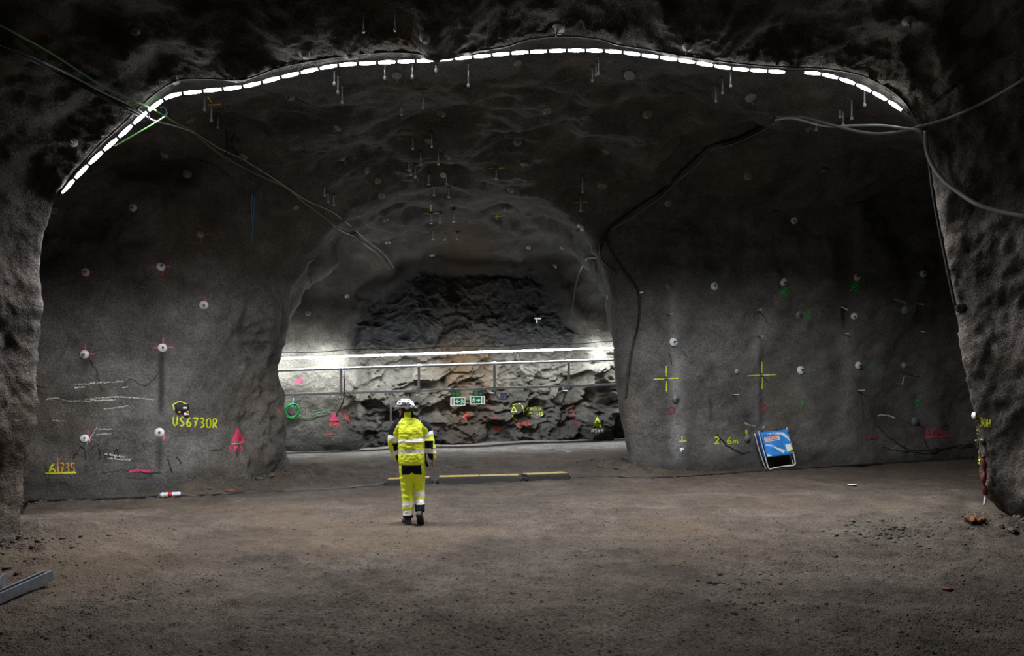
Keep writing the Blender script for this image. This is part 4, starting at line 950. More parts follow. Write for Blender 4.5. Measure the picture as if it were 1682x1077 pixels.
def hand(wr, down, out, thumb):
    """palm and five bent fingers: down = towards the finger tips, out = across the knuckles, thumb side = +out"""
    d = down.normalized(); o = (out - d * out.dot(d)).normalized(); pn = d.cross(o) * thumb     # palm side
    w = Vector(wr)
    for k in range(5): ell(B, w + d * (.02 + .016 * k), (.038 if k > 0 else .03, .016, .022), o, d, 10, 6)
    for k, (L_, off) in enumerate([(.070, .030), (.078, .010), (.073, -.010), (.058, -.030)]):
        a = w + d * .088 + o * off
        p1 = a + d * (L_ * .45) + pn * (.010 + .004 * k); p2 = p1 + d * (L_ * .28) + pn * (.022 + .004 * k); p3 = p2 + d * (L_ * .10) + pn * (.024)
        limb(B, [(*(a - d * .03), .0092), (*a, .0092), (*p1, .0085), (*p2, .0078), (*p3, .0068)], 8, 10)
    a = w + d * .03 + o * .030; p1 = a + d * .030 + o * .020 + pn * .012; p2 = p1 + d * .030 + o * .004 + pn * .012
    limb(B, [(*(a - o * .02), .011), (*a, .0115), (*p1, .010), (*p2, .0085)], 8, 10)
hand(armR[-1][:3], Vector((.06, .10, -1)), Vector((-.25, 1, .1)), -1)
hand(armL[-1][:3], Vector((.15, .5, -.85)), Vector((.6, .7, .3)), 1)
v, nr, f = union(B, .0052, 3)
body = mesh_obj('body', v, f, M['skin'], person); body['label'] = 'bare face, neck and hands of the person'
# eyes and brows lie on the body
for s_ in (1, -1):
    b = MB(); ell(b, H(.088, .030 * s_, -.004), (.011, .014, .009), face); b.build('eye', M['sole'], person)
# short hair and stubble
b = MB()
for i in range(26):
    a = math.pi * (.42 + 1.16 * i / 25)
    for z_ in (.025, .0, -.025, -.05, -.07):
        rr = 1.0 if z_ > -.03 else .86
        ell(b, H(-.005 + .094 * rr * math.cos(a), .078 * rr * math.sin(a), z_), (.016, .016, .018), face, n=8, m=6)
v, nr, f = union(b, .006, 2); h_ = mesh_obj('hair', v, f, M['hair'], person)
b = MB()
for s_ in (1, -1):
    for (ff, ss, zz_) in [(.012, .062, -.04), (.018, .061, -.06), (.028, .056, -.08), (.045, .047, -.096), (.062, .035, -.108), (.08, .02, -.112)]:
        ell(b, H(ff, ss * s_, zz_), (.016, .010, .014), face, n=8, m=6)
ell(b, H(.09, 0, -.112), (.014, .022, .012), face, n=8, m=6)
v, nr, f = union(b, .006, 2); mesh_obj('beard', v, f, M['hair'], person)
# helmet
hz = H(.008, 0, .045)
b = MB(); N_, Mr = 28, 9; rows_ = []
for i in range(Mr + 1):
    a = math.pi / 2 * i / Mr
    for k in range(N_):
        q = 2 * math.pi * k / N_
        flare = 1 + .05 * max(0, 1 - i / 2.0)
        fr = .138 * flare * (1.06 if math.cos(q) > .8 and i == 0 else 1)
        b.v.append(tuple(hz + face * (fr * math.cos(a) * math.cos(q)) + side * (.112 * flare * math.cos(a) * math.sin(q)) + Vector((0, 0, .112 * math.sin(a) ** .9 + (-.016 if i == 0 else 0) + (-.02 * (math.cos(q) < -.3) if i == 0 else 0)))))
b.f = [(i*N_+k, i*N_+(k+1) % N_, (i+1)*N_+(k+1) % N_, (i+1)*N_+k) for i in range(Mr) for k in range(N_)]
b.m = [0] * len(b.f)
hel = b.build('helmet', M['helmet'], person); sm = hel.modifiers.new('thick', 'SOLIDIFY'); sm.thickness = .006; sm.offset = -1
def on_helmet(q, a, e=0.003):
    n = face * (math.cos(a)*math.cos(q)/.138) + side * (math.cos(a)*math.sin(q)/.112) + Vector((0, 0, math.sin(a)/.112))
    return hz + face * (.138*math.cos(a)*math.cos(q)) + side * (.112*math.cos(a)*math.sin(q)) + Vector((0, 0, .112*math.sin(a) ** .9)), n.normalized()
for (q, a, w_, l_) in [(1.2, .45, .012, .030), (1.75, .5, .012, .034), (2.3, .45, .012, .030), (1.0, .85, .010, .028), (1.7, .95, .010, .030), (2.5, .85, .010, .028), (.5, .35, .010, .022), (-1.2, .45, .012, .03), (-1.9, .5, .012, .03)]:
    p, n = on_helmet(q, a); b = MB(); t_ = n.cross(Vector((0, 0, 1))).normalized()
    ell(b, p, (l_, w_, .004), t_, n, 12, 6); b.build('vent', M['dgrey'], hel)
b = MB(); b.tube([on_helmet(1.57 + .5 * k / 8 - .1, .05 + .35 * math.sin(k / 8 * 3.14))[0] + side * .004 for k in range(9)], .007, 6)
b.tube([on_helmet(2.6 - 2.9 * k / 12, .16)[0] + side * .003 for k in range(13)], .006, 6); b.build('strap_band', M['dgrey'], hel)
b = MB(); b.tube([H(.0, .083, .05), H(.018, .078, -.03), H(.05, .06, -.10), H(.075, .0, -.128), H(.05, -.06, -.10), H(.018, -.078, -.03), H(.0, -.083, .05)], .006, 6); b.build('chin_strap', M['dgrey'], hel)
for (f_, s_, z_) in [(-.125, .074, .018), (-.170, .02, .010)]:
    b = MB(); ell(b, H(f_, s_, z_), (.040, .044, .050), face, n=18, m=10); ell(b, H(f_ - .015, s_ + .014, z_), (.028, .034, .036), face); b.build('ear_defender', M['dgrey'], hel)
b = MB(); b.tube([H(-.125, .07, .03), H(-.12, .085, .075), H(-.05, .105, .09), H(.02, .11, .07)], .008, 6); b.build('ear_defender_arm', M['dgrey'], hel)
# clothes: one continuous skin each, then cut into panels
def wrinkle(v, nr, amp, seed, sx=(9, 9, 16)):
    return v + nr * (amp * fbm(v * np.array(sx) + seed, 3, .5, True))[:, None]
def panels(v, f, cls, spec, parent0, main):
    """split a garment into its colour panels; spec: class -> (name, material, label)"""
    fa = np.array([tuple(q) + ((q[-1],) if len(q) == 3 else ()) for q in f])
    objs = {}
    me0 = None
    order = [main] + [k for k in spec if k != main]
    for k in order:
        sel = np.where(cls == k)[0]
        if not len(sel): continue
        ids, invx = np.unique(fa[sel], return_inverse=True); invx = invx.reshape(-1, 4)
        fs = [tuple(dict.fromkeys(q)) for q in invx.tolist()]
        o = mesh_obj(spec[k][0], v[ids], fs, spec[k][1], parent0 if k == main else objs[main])
        if spec[k][2]: o['label'] = spec[k][2]
        objs[k] = o
    return objs
J = MB()
loft_z(J, [(.885, .012, 0, .172, .125), (.90, .012, 0, .19, .14), (.96, .010, 0, .198, .145), (1.05, .006, 0, .202, .145), (1.2, .003, 0, .204, .145), (1.32, 0, 0, .206, .14), (1.41, -.004, 0, .200, .13), (1.475, -.010, 0, .188, .115), (1.525, -.018, 0, .165, .10), (1.56, -.030, -.005, .125, .092), (1.585, -.045, -.008, .086, .083), (1.63, -.052, -.010, .080, .078), (1.655, -.054, -.012, .077, .075)])
limb(J, [(-.120, 0, 1.46, .07), (-.185, 0, 1.452, .086), (-.240, -.005, 1.37, .083), (-.276, -.01, 1.21, .074), (-.266, .05, 1.10, .067), (-.228, .115, .985, .056), (-.222, .125, .970, .05)], 20, 26)
limb(J, [(.100, 0, 1.45, .07), (.165, 0, 1.448, .085), (.225, 0, 1.36, .080), (.266, -.01, 1.19, .073), (.293, .005, 1.07, .063), (.307, .025, .975, .053), (.308, .028, .962, .047)], 20, 26)
v, nr, f = union(J, .0085, 3)
v = wrinkle(v, nr, .010, 3, (6, 6, 11)); v = wrinkle(v, nr, .004, 9, (20, 20, 30))
fc = np.array([v[list(q)].mean(0) for q in f]); x, y, z = fc.T
cls = np.zeros(len(f), int)
slL = (x < -.196) & (z < 1.42); slR = (x > .203 - .0) & (z < 1.40)
tor = ~(slL | slR)
tb1 = tor & (z < 1.262 + .08 * x) & (z > 1.208 + .08 * x); tb2 = tor & (z < 1.108 + .045 * x) & (z > 1.052 + .045 * x)
cls[tb1] = 1; cls[tb2] = 2
l1 = slL & (np.abs(z - (1.268 - .30 * (x + .27))) < .036); l2 = slL & (np.abs(z - (1.040 + .45 * (x + .25))) < .036)
r1 = slR & (np.abs(z - (1.320 + .45 * (x - .24))) < .036); r2 = slR & (np.abs(z - (1.085 - .02 * (x - .3))) < .036)
navL = slL & (x > -.268 + .12 * (1.2 - z)) & (z < 1.20); navR = slR & (x < .322 - .0 * z) & (z < 1.235)
cls[navL] = 3; cls[navR] = 4
shL = (z > 1.325) & (x < np.interp(z, [1.36, 1.457, 1.554, 1.607], [-.25, -.205, -.141, -.098])); shR = (z > 1.36) & (x > np.interp(z, [1.40, 1.457, 1.538, 1.592], [.247, .193, .107, .02]))
shL &= ~l1; shR &= ~r1
cls[shL] = 5; cls[shR] = 6
cls[l1] = 7; cls[l2] = 8; cls[r1] = 9; cls[r2] = 10
col = (z > 1.572) & ~((x > -.094) & (x < .008) & (y < 0))
cls[col] = 11
sp_ = {0: ('jacket', M['hv'], 'fluorescent yellow jacket with two silver bands'), 1: ('reflective_band', M['reflect'], None), 2: ('reflective_band', M['reflect'], None), 3: ('sleeve_panel', M['navy'], 'navy sleeve panel'), 4: ('sleeve_panel', M['navy'], 'navy sleeve panel'), 5: ('shoulder_panel', M['navy'], 'navy shoulder panel'), 6: ('shoulder_panel', M['navy'], 'navy shoulder panel'),
       7: ('sleeve_band', M['reflect'], None), 8: ('sleeve_band', M['reflect'], None), 9: ('sleeve_band', M['reflect'], None), 10: ('sleeve_band', M['reflect'], None), 11: ('collar', M['navy'], 'navy standing collar')}
jk = panels(v, f, cls, sp_, person, 0)[0]
jbvh = BVHTree.FromPolygons(v.tolist(), [tuple(q) for q in f])
for (x0, z0, x1, z1) in [(-.165, 1.512, -.130, 1.535), (.085, 1.545, .135, 1.525)]:
    for k in range(3):
        xx = x0 + (x1 - x0) * k / 2; zq = z0 + (z1 - z0) * k / 2
        loc, n, i, d = jbvh.ray_cast(Vector((xx, -1, zq)), Vector((0, 1, 0)))
        if loc: b = MB(); b.box(loc + n * .002, (.014, .012, .005), n.to_track_quat('Z', 'Y').to_matrix(), .001); b.build('shoulder_tab', M['reflect'], jk)
T = MB()
loft_z(T, [(.74, .012, .01, .10, .07), (.79, .012, .005, .172, .115), (.86, .012, 0, .182, .125), (.95, .012, 0, .178, .125), (1.0, .010, 0, .165, .115)])
limb(T, [(-.078, .0, .86, .102), (-.078, .012, .72, .097), (-.074, .015, .60, .089), (-.068, .022, .48, .082), (-.058, .005, .30, .078), (-.047, -.005, .12, .072), (-.046, -.006, .098, .070)], 20, 30)
limb(T, [(.100, .0, .86, .101), (.100, .05, .72, .092), (.099, .095, .60, .082), (.099, .118, .50, .076), (.108, .070, .40, .071), (.120, -.005, .275, .068), (.125, -.035, .205, .066)], 20, 30)
v, nr, f = union(T, .0085, 3)
v = wrinkle(v, nr, .009, 21, (7, 7, 11)); v = wrinkle(v, nr, .004, 29, (20, 20, 30))
fc = np.array([v[list(q)].mean(0) for q in f]); x, y, z = fc.T
cls = np.zeros(len(f), int); L_ = x < .022; 
notch = .742 + .030 * np.exp(-((x - .018) / .03) ** 2)
cls[(z < .93) & (z > notch) & (x > -.135) & (x < .155) & (y < .02)] = 1
cls[L_ & (z < .337) & (z > .266)] = 2; cls[L_ & (z < .214) & (z > .150)] = 3; cls[L_ & (z <= .150)] = 4
zr = z + .25 * (y - 0.0)
cls[~L_ & (z < .482) & (z > .410)] = 5; cls[~L_ & (z < .372) & (z > .302)] = 6; cls[~L_ & (z <= .302)] = 7
panels(v, f, cls, {0: ('trousers', M['hv'], 'fluorescent yellow work trousers'), 1: ('seat_panel', M['navy'], 'navy seat panel'), 2: ('leg_band', M['reflect'], None), 3: ('leg_band', M['reflect'], None), 4: ('trouser_cuff', M['navy'], None), 5: ('leg_band', M['reflect'], None), 6: ('leg_band', M['reflect'], None), 7: ('trouser_cuff', M['navy'], None)}, person, 0)
b = MB(); b.box((.215, .02, .90), (.03, .06, .11), Matrix.Rotation(-.35, 3, 'Y'), .008); b.build('side_pocket', M['navy'], person)
def boot(name, ankle, yaw, pitch):
    """laced boot: shaft, foot, sole; heel at the ankle, pointing along +Y before turning"""
    R_ = Matrix.Rotation(yaw, 3, 'Z') @ Matrix.Rotation(pitch, 3, 'X'); a = Vector(ankle)
    b = MB(); tr = lambda p: a + R_ @ Vector(p)
    up = MB()
    rows_ = [(-.062, .030, .060), (-.045, .038, .075), (0, .042, .078), (.05, .043, .066), (.10, .047, .052), (.15, .048, .042), (.185, .040, .036), (.205, .022, .026)]
    n = 14; vv = []
    for (yy, w_, h_) in rows_:
        for k in range(n):
            q = 2 * math.pi * k / n; c, s = math.cos(q), math.sin(q)
            vv.append((w_ * math.copysign(abs(c) ** .7, c), yy, -.088 + .022 + h_ / 2 + h_ / 2 * math.copysign(abs(s) ** .8, s)))
    ff = [(i*n+k, i*n+(k+1) % n, (i+1)*n+(k+1) % n, (i+1)*n+k) for i in range(len(rows_)-1) for k in range(n)] + [tuple(range(n)), tuple((len(rows_)-1)*n+k for k in range(n))]
    up.add(vv, ff)
    up.tube([(0, .005, -.03), (0, -.004, .03), (0, -.006, .10), (0, -.002, .17)], [.043, .046, .050, .050], 14)
    v_, nr_, f_ = union(up, .007, 3)
    o = mesh_obj(name, [tr(p) for p in v_], f_, M['boot'], person)
    s = MB(); out = [(-.07, .032), (-.05, .042), (0, .044), (.05, .042), (.10, .051), (.15, .052), (.19, .042), (.212, .02)]
    pr = [(w_, yy) for yy, w_ in out] + [(-w_, yy) for yy, w_ in reversed(out)]; m_ = len(pr)
    s.add([tr((p, q, -.088)) for p, q in pr] + [tr((p, q, -.060)) for p, q in pr], [tuple(range(m_ - 1, -1, -1)), tuple(range(m_, 2 * m_))] + [(i, (i+1) % m_, (i+1) % m_ + m_, i + m_) for i in range(m_)])
    s.build('sole', M['sole'], o, smooth=False)
    b = MB()
    for k in range(3): b.tube([tr((-.03, .045 + .022 * k, -.012 - .012 * k)), tr((0, .05 + .022 * k, -.004 - .012 * k)), tr((.03, .045 + .022 * k, -.012 - .012 * k))], .004, 5)
    b.build('laces', M['sole'], o)
    return o
boot('boot', (-.050, -.005, .090), .42, 0)
boot('boot', (.128, -.035, .190), -.05, -.75)
# ------------------------------------------------------------------ pipe rail and signs in the far tunnel
OFF = .50
FY = Matrix.Rotation(yaw, 3, 'Z')                    # axes of the far wall: x along it, y into it
def rp(px, py, off=OFF): return far_pt(px, py, off)
def top_y(x): return 608.5 - (x - 452) * .0322
def bot_y(x): return 648.5 - (x - 452) * .0308
o0 = rp(740, 620); rail = empty('pipe_rail', o0); rm = Matrix.Translation(-o0)
tag(rail, 'galvanised two bar pipe rail fixed along the far wall under the tube light', 'railing')
for fy_ in (top_y, bot_y):
    b = MB(); b.tube([rm @ rp(x, fy_(x)) for x in np.linspace(330, 1150, 14)], .042, 8); b.build('rail_pipe', M['galv'], rail)
for x in (560, 688, 812, 934):
    a, c = rp(x, top_y(x) - 1), rp(x, bot_y(x) + 5)
    b = MB(); b.box(rm @ ((a + c) / 2), (.075, .05, (a - c).length), FY, .006); po = b.build('post', M['galv'], rail)
    for q in (a, c):
        b = MB(); b.tube([rm @ (q + Vector((0, 0, -.06))), rm @ (q + FY @ Vector((0, .55, -.06)))], .022, 6); b.build('wall_arm', M['galv'], po)
    for fy_ in (top_y, bot_y): b = MB(); b.lathe([(.060, -.05), (.060, .05)], rm @ rp(x, fy_(x)), FY @ Vector((1, 0, 0)), 10); b.build('clamp', M['galv'], po)
cable('cable', [rp(566, 607, .58), rp(566, 640, .58), rp(564, 660, .4), rp(556, 675, .35), rp(552, 684, .3)], .018, M['cable_black'], 'black lead hanging from the rail post above the pink triangle', 'cable')
M['lit_white'] = simple('backlit_white', (.8, .82, .8), .4, emis=(.9, 1.0, .95), es=.55)
M['lit_green'] = simple('backlit_green', (.01, .16, .06), .4, emis=(.0, .16, .06), es=.45)
def exit_sign(px, py, w, h, back, right, label, big):
    """flat board with arrow and running figure; x to the right, z up, front towards -y"""
    o0 = rp(px, py, OFF + .07); e = empty('exit_sign', o0); e.rotation_euler = (0, 0, yaw)
    s = o0.y / F; W_, H_ = w * s, h * s
    b = MB(); b.box((0, 0, 0), (W_, .035, H_), None, .006); b.build('panel', back, e)
    fw = M['lit_white'] if big else M['sign_white']; fg = M['lit_green'] if big else M['sign_green']; y0 = -.021
    def flat(name, polys, mat, y=y0, par=None):
        v = []; f = []
        for pg in polys:
            n = len(pg); k = len(v)
            v += [(x, y, z) for x, z in pg] + [(x, y + .004, z) for x, z in pg]
            f += [tuple(range(k, k + n)), tuple(range(k + 2*n - 1, k + n - 1, -1))] + [(k+i, k+n+i, k+n+(i+1) % n, k+(i+1) % n) for i in range(n)]
        return mesh_obj(name, v, f, mat, par or e, False)
    sg = 1 if right else -1
    if big:
        gx = -sg * W_ * .11; gw = W_ * .34; gh = H_ * .40
        flat('green_field', [[(gx - gw, -gh), (gx + gw, -gh), (gx + gw, gh), (gx - gw, gh)]], fg, y0)
        flat('door_strip', [[(sg * W_ * .36 - W_ * .06, -gh), (sg * W_ * .36 + W_ * .06, -gh), (sg * W_ * .36 + W_ * .06, gh), (sg * W_ * .36 - W_ * .06, gh)]], M['sign_white'], y0 - .001)
        cx, u = gx, gh
        ax = cx + sg * gw * .42; fx = cx - sg * gw * .50; y1 = y0 - .004
    else:
        ax = sg * W_ * .22; fx = -sg * W_ * .22; u = H_ * .42; y1 = y0
        flat('frame', [[(fx - W_*.15, -u*.9), (fx + W_*.15, -u*.9), (fx + W_*.15, u*.9), (fx - W_*.15, u*.9)]], fw, y0)
        flat('doorway', [[(fx - W_*.12, -u*.8), (fx + W_*.12, -u*.8), (fx + W_*.12, u*.75), (fx - W_*.12, u*.75)]], fg, y0 - .004)
        y1 = y0 - .008
    a = u * .9
    flat('arrow', [[(ax - sg*a*.75, -a*.13), (ax + sg*a*.2, -a*.13), (ax + sg*a*.2, a*.13), (ax - sg*a*.75, a*.13)], [(ax + sg*a*.05, -a*.62), (ax + sg*a*.75, 0), (ax + sg*a*.05, a*.62), (ax - sg*a*.1, a*.45), (ax + sg*a*.36, 0), (ax - sg*a*.1, -a*.45)]], fw, y1)
    k = u * .95; T_ = lambda l: [(fx + sg * x * k, z * k) for x, z in l]
    hd = [(.12 + .15 * math.cos(q), .70 + .15 * math.sin(q)) for q in np.linspace(0, 2 * math.pi, 10)[:-1]]
    flat('running_figure', [T_(hd), T_([(-.16, .46), (.18, .52), (.06, -.05), (-.22, -.08)]), T_([(-.20, .02), (.06, -.05), (-.06, -.32), (-.10, -.45), (-.62, -.55), (-.62, -.40), (-.28, -.32)]),
                            T_([(-.02, .05), (.10, .0), (.40, -.30), (.28, -.78), (.14, -.76), (.22, -.34)]), T_([(.16, .50), (.36, .22), (.60, .28), (.60, .17), (.32, .08), (.10, .32)]), T_([(-.14, .46), (-.46, .36), (-.54, .08), (-.42, .06), (-.36, .26), (-.12, .30)])], fw, y1)
    b = MB()
    for q in (-.3, .3): b.box((q * W_, .02, H_ * .5 + .04), (.02, .01, .10))
    b.build('hanger', M['galv'], e)
    tag(e, label, 'exit sign', 'escape route signs under the rail')
exit_sign(748.5, 646, 17, 9, M['sign_green'], False, 'small green exit sign pointing left, above the larger one', False)
exit_sign(785.5, 646, 17, 9, M['sign_green'], True, 'small green exit sign pointing right, above the larger one', False)
exit_sign(752, 659, 25, 14, M['lit_white'], False, 'larger white framed exit sign with arrow pointing left', True)
exit_sign(784.5, 657, 25, 13.5, M['lit_white'], True, 'larger white framed exit sign with arrow pointing right', True)
o0 = rp(827.5, 651, OFF + .02); e = empty('information_sign', o0); e.rotation_euler = (0, 0, yaw); s = o0.y / F
b = MB(); b.box((0, 0, 0), (11 * s, .03, 11.5 * s), None, .02); b.build('panel', M['sign_blue'], e)
b = MB(); b.box((.1 * s, -.017, 0), (7 * s, .006, 8 * s), None); pg = b.build('white_field', M['sign_white'], e)
b = MB(); b.box((-1.6 * s, -.021, .6 * s), (1.6 * s, .004, 5 * s)); b.box((1.4 * s, -.021, 2 * s), (2.6 * s, .004, 1.2 * s)); b.box((1.4 * s, -.021, -.4 * s), (2.6 * s, .004, 1.2 * s)); b.box((-.2 * s, -.021, -2.8 * s), (4.6 * s, .004, .9 * s)); b.build('pictogram', M['sign_blue'], pg)
b = MB(); b.tube([(0, .02, .03), (0, .62, .03)], .02, 6); b.build('wall_arm', M['galv'], e)
tag(e, 'small square blue information sign with white pictogram', 'sign')
# small bracket lamp on the raw rock, coil of hose, survey pole
p, n, _ = hit(883, 525, .05); e = empty('wall_bracket', p); e.rotation_euler = (0, 0, yaw)
b = MB(); b.box((0, -.04, 0), (.24, .05, .05), None, .006); b.build('bar', M['plate'], e); b = MB(); b.box((-.03, -.02, -.09), (.05, .05, .14), None, .006); b.build('stem', M['plate'], e)
tag(e, 'small pale tee bracket on the raw rock at the right', 'bracket')
p, n, _ = hit(480, 677, .10); e = empty('hose_coil', p); e.rotation_euler = (0, 0, yaw)
b = MB(); rr = random.Random(4)
turns = []
for k in range(150):
    q = k / 150 * 2 * math.pi * 9; r_ = .19 + .045 * math.sin(k * .37) + .02 * math.sin(q * .31)
    turns.append((r_ * math.cos(q), -.03 + .05 * math.sin(k * .9) * .6, r_ * 1.08 * math.sin(q) - .02 * math.sin(k * .2)))
b.tube(turns, .013, 6); b.build('coil', M['green_hose'], e)
b = MB(); b.tube([(0, -.04, .16), (.01, -.03, .30), (.02, .02, .44)], .016, 6); b.tube([(-.04, -.06, .22), (.03, -.07, .14)], .014, 6); b.build('hanging_cord', M['blue_cord'], e)
tail = [e.matrix_world.inverted() @ q if False else Matrix.Rotation(-yaw, 3, 'Z') @ (q - p) for q in surf_path([(490, 680), (498, 685), (506, 686), (514, 682), (522, 678), (530, 677), (538, 672)], 24, .06)]
b = MB(); b.tube(tail, .012, 6); b.build('loose_end', M['green_hose'], e)
tag(e, 'green hose coil hung on a blue cord at the far wall', 'hose coil')
pole_b = hit(642, 737)[0]; hgt = 81 * pole_b.y / F
e = empty('survey_pole', pole_b)
b = MB(); b.tube([(0, 0, -.03), (0, 0, hgt * .45)], .030, 8); b.build('lower_section', M['red'], e)
b = MB(); b.tube([(0, 0, hgt * .45), (0, 0, hgt)], .030, 8); b.build('upper_section', M['galv'], e)
b = MB(); b.lathe([(.10, -.03), (.10, .01), (.035, .03)], n=12); b.build('foot', M['bolt'], e)
tag(e, 'thin upright survey pole with red lower part behind the person', 'pole')

# ------------------------------------------------------------------ folded board leaning on the right wall
M['board'] = simple('blue_board', (.04, .26, .74), .2, var=.35, vscale=3, bump=.9, bscale=4)
M['board_back'] = simple('dark_blue_board', (.012, .06, .30), .5)
M['tube_white'] = simple('white_tube', (.72, .72, .74), .35, .3)
M['steel_dull'] = simple('dull_steel', (.17, .19, .215), .55, .3, var=.25, vscale=15)
M['label_pale'] = simple('pale_label', (.70, .66, .62), .5)
M['salmon'] = simple('salmon_print', (.78, .22, .14), .5)
M['print_navy'] = simple('navy_print', (.02, .07, .30), .5)
M['board_glare'] = simple('glare_white', (.62, .72, .82), .45)
lb = hit(1262, 771)[0]; db = lb.y - .05
dt = db + .22
def BP(px, py, k, off=0.0):                 # k 0 at the foot, 1 at the top
    return P(px, py, db + (dt - db) * k + off)
o0 = BP(1283, 769, 0); board = empty('folding_board', o0); bi = Matrix.Translation(-o0)
tag(board, 'blue folding board with white tubular legs leaning on the right wall', 'sign board')
b = MB(); b.tube([bi @ Vector(q) for q in smooth_poly([tuple(BP(1245.5, 707, 1.0)), tuple(BP(1254, 739, .5)), tuple(BP(1261.5, 766, .05)), tuple(BP(1264, 770.3, 0)), tuple(BP(1270, 768.5, 0)), tuple(BP(1285, 766, 0)), tuple(BP(1304, 764, 0)), tuple(BP(1306.5, 760, .05)), tuple(BP(1299, 728, .55)), tuple(BP(1292, 702, 1.05))], 60)], .015, 8)
b.build('front_frame', M['tube_white'], board)
b = MB(); b.tube([bi @ Vector(q) for q in smooth_poly([tuple(BP(1239.5, 711.5, 1.0, .16)), tuple(BP(1248, 742, .5, .20)), tuple(BP(1258.5, 769.5, 0, .24)), tuple(BP(1262, 770, 0, .22)), tuple(BP(1296, 764, 0, .22)), tuple(BP(1303, 763, 0, .20)), tuple(BP(1297, 746, .3, .2))], 50)], .014, 8)
b.build('rear_frame', M['tube_white'], board)
def quad_panel(name, cs, mat, th, parent, n=1):
    a, b_, c, d = [bi @ Vector(q) for q in cs]
    nn = (b_ - a).cross(d - a).normalized()
    if nn.y > 0: nn = -nn
    v = []; N_ = 10
    for i in range(N_ + 1):
        for j in range(N_ + 1):
            u_, w_ = i / N_, j / N_
            q = (a * (1-u_) + b_ * u_) * (1-w_) + (d * (1-u_) + c * u_) * w_
            v.append(q + nn * (.012 * math.sin(u_ * 3.1) * math.sin(w_ * 3.1) * n + .004 * math.sin(u_ * 11 + w_ * 7) * n))
    f = [(i*(N_+1)+j, (i+1)*(N_+1)+j, (i+1)*(N_+1)+j+1, i*(N_+1)+j+1) for i in range(N_) for j in range(N_)]
    o = mesh_obj(name, v, f, mat, parent); m_ = o.modifiers.new('t', 'SOLIDIFY'); m_.thickness = th; m_.offset = 0
    return o, (a, b_, c, d, nn)
fp, (a, b_, c, d, nn) = quad_panel('front_panel', [BP(1248.6, 709.5, .97, -.02), BP(1294.5, 705, 1.0, -.02), BP(1303, 745.5, .33, -.02), BP(1260, 751, .28, -.02)], M['board'], .012, board)
quad_panel('rear_panel', [BP(1241, 711, .97, .17), BP(1290, 706, 1.0, .17), BP(1299, 746, .33, .20), BP(1254, 753, .28, .20)], M['board_back'], .012, board)
def on_board(u_, w_, h_=.022):
    return (a * (1-u_) + b_ * u_) * (1-w_) + (d * (1-u_) + c * u_) * w_ + nn * (h_ + .012 * math.sin(u_ * 3.1) * math.sin(w_ * 3.1))
def board_patch(name, pts, mat, par, h_=.012):
    n = len(pts); v = [on_board(u_, w_, h_) for u_, w_ in pts] + [on_board(u_, w_, h_ - .004) for u_, w_ in pts]
    return mesh_obj(name, v, [tuple(range(n)), tuple(range(2*n-1, n-1, -1))] + [(i, i+n, (i+1) % n + n, (i+1) % n) for i in range(n)], mat, par, False)
lbp = board_patch('number_label', [(.07, .24), (.62, .20), (.63, .37), (.09, .42)], M['label_pale'], fp)
def board_strokes(name, txt, u0, w0, cw, chh, mat, par, wd, h_=.020, box=False):
    b = MB()
    for i, ch in enumerate(txt):
        ox = u0 + i * cw * 1.25
        for st in GLY[ch]: b.tube([on_board(ox + p_ * cw, w0 - .03 * i * cw * 4 + q_ * chh, h_) for p_, q_ in st], wd, 4)
        if box: b.tube([on_board(ox + p_ * cw, w0 - .03 * i * cw * 4 + q_ * chh, h_) for p_, q_ in [(-.08, -.15), (1.08, -.15), (1.08, 1.15), (-.08, 1.15), (-.08, -.15)]], wd, 4)
    return b.build(name, mat, par, False)
board_strokes('number_print', '10000', .115, .27, .075, .09, M['salmon'], lbp, .006, .017, True)
board_strokes('small_print', 'INFO RUM', .06, .10, .05, .07, M['print_navy'], fp, .005, .014)
board_patch('paper_label', [(.76, .60), (.97, .56), (.985, .84), (.80, .90)], M['white'], fp, .013)
board_patch('yellow_corner', [(.82, .86), (.97, .78), (.985, .84), (.82, .90)], M['sp_yellow'], fp, .020)
for pts in ([(.02, .52), (.10, .50), (.30, .55), (.52, .72), (.66, .90), (.72, .80), (.64, .93), (.50, .80), (.30, .62), (.10, .55)], [(.10, .10), (.45, .06), (.80, .10), (.95, .30), (.98, .52), (.90, .36), (.70, .17), (.40, .13)], [(.02, .86), (.10, .90), (.20, .97), (.02, .97)]):
    board_patch('board_glare', pts, M['board_glare'], fp, .0105)  # pale shapes paint wavy reflections on the glossy panel
for (u_, w_) in [(.07, -.02), (.62, -.03), (.99, .13), (.99, .86), (.0, .5)]:
    b = MB(); ell(b, on_board(u_, w_, .005), (.028, .02, .02)); b.build('clip', M['black'], board)
# ------------------------------------------------------------------ black sensor box on the left wall
p, n, o = hit(298, 670, .05); e = empty('sensor_box', p); e.rotation_euler = (0, 0, math.atan2(n.x, -n.y)); s = p.y / F
b = MB(); b.box((0, 0, 0), (20 * s, .10, 12 * s), None, .012); b.box((-3 * s, 0, 7 * s), (6 * s, .08, 3 * s), None, .008); b.build('case', M['black'], e)
b = MB(); b.box((3.5 * s, -.052, -.8 * s), (6 * s, .006, 3.4 * s)); b.build('white_label', M['white'], e)
b = MB(); b.box((-5 * s, -.02, -7.2 * s), (4 * s, .06, 2.6 * s), None, .004); b.box((8 * s, -.02, -6.8 * s), (4 * s, .06, 2.4 * s), None, .004); b.build('orange_gland', simple('orange_plastic', (.75, .33, .03), .45), e)
b = MB(); b.box((6.5 * s, -.015, -10.5 * s), (8 * s, .012, 4 * s), None, .003); b.build('hanging_tag', M['white'], e)
tag(e, 'black sensor box with white label outlined in yellow spray on the left wall', 'sensor box')
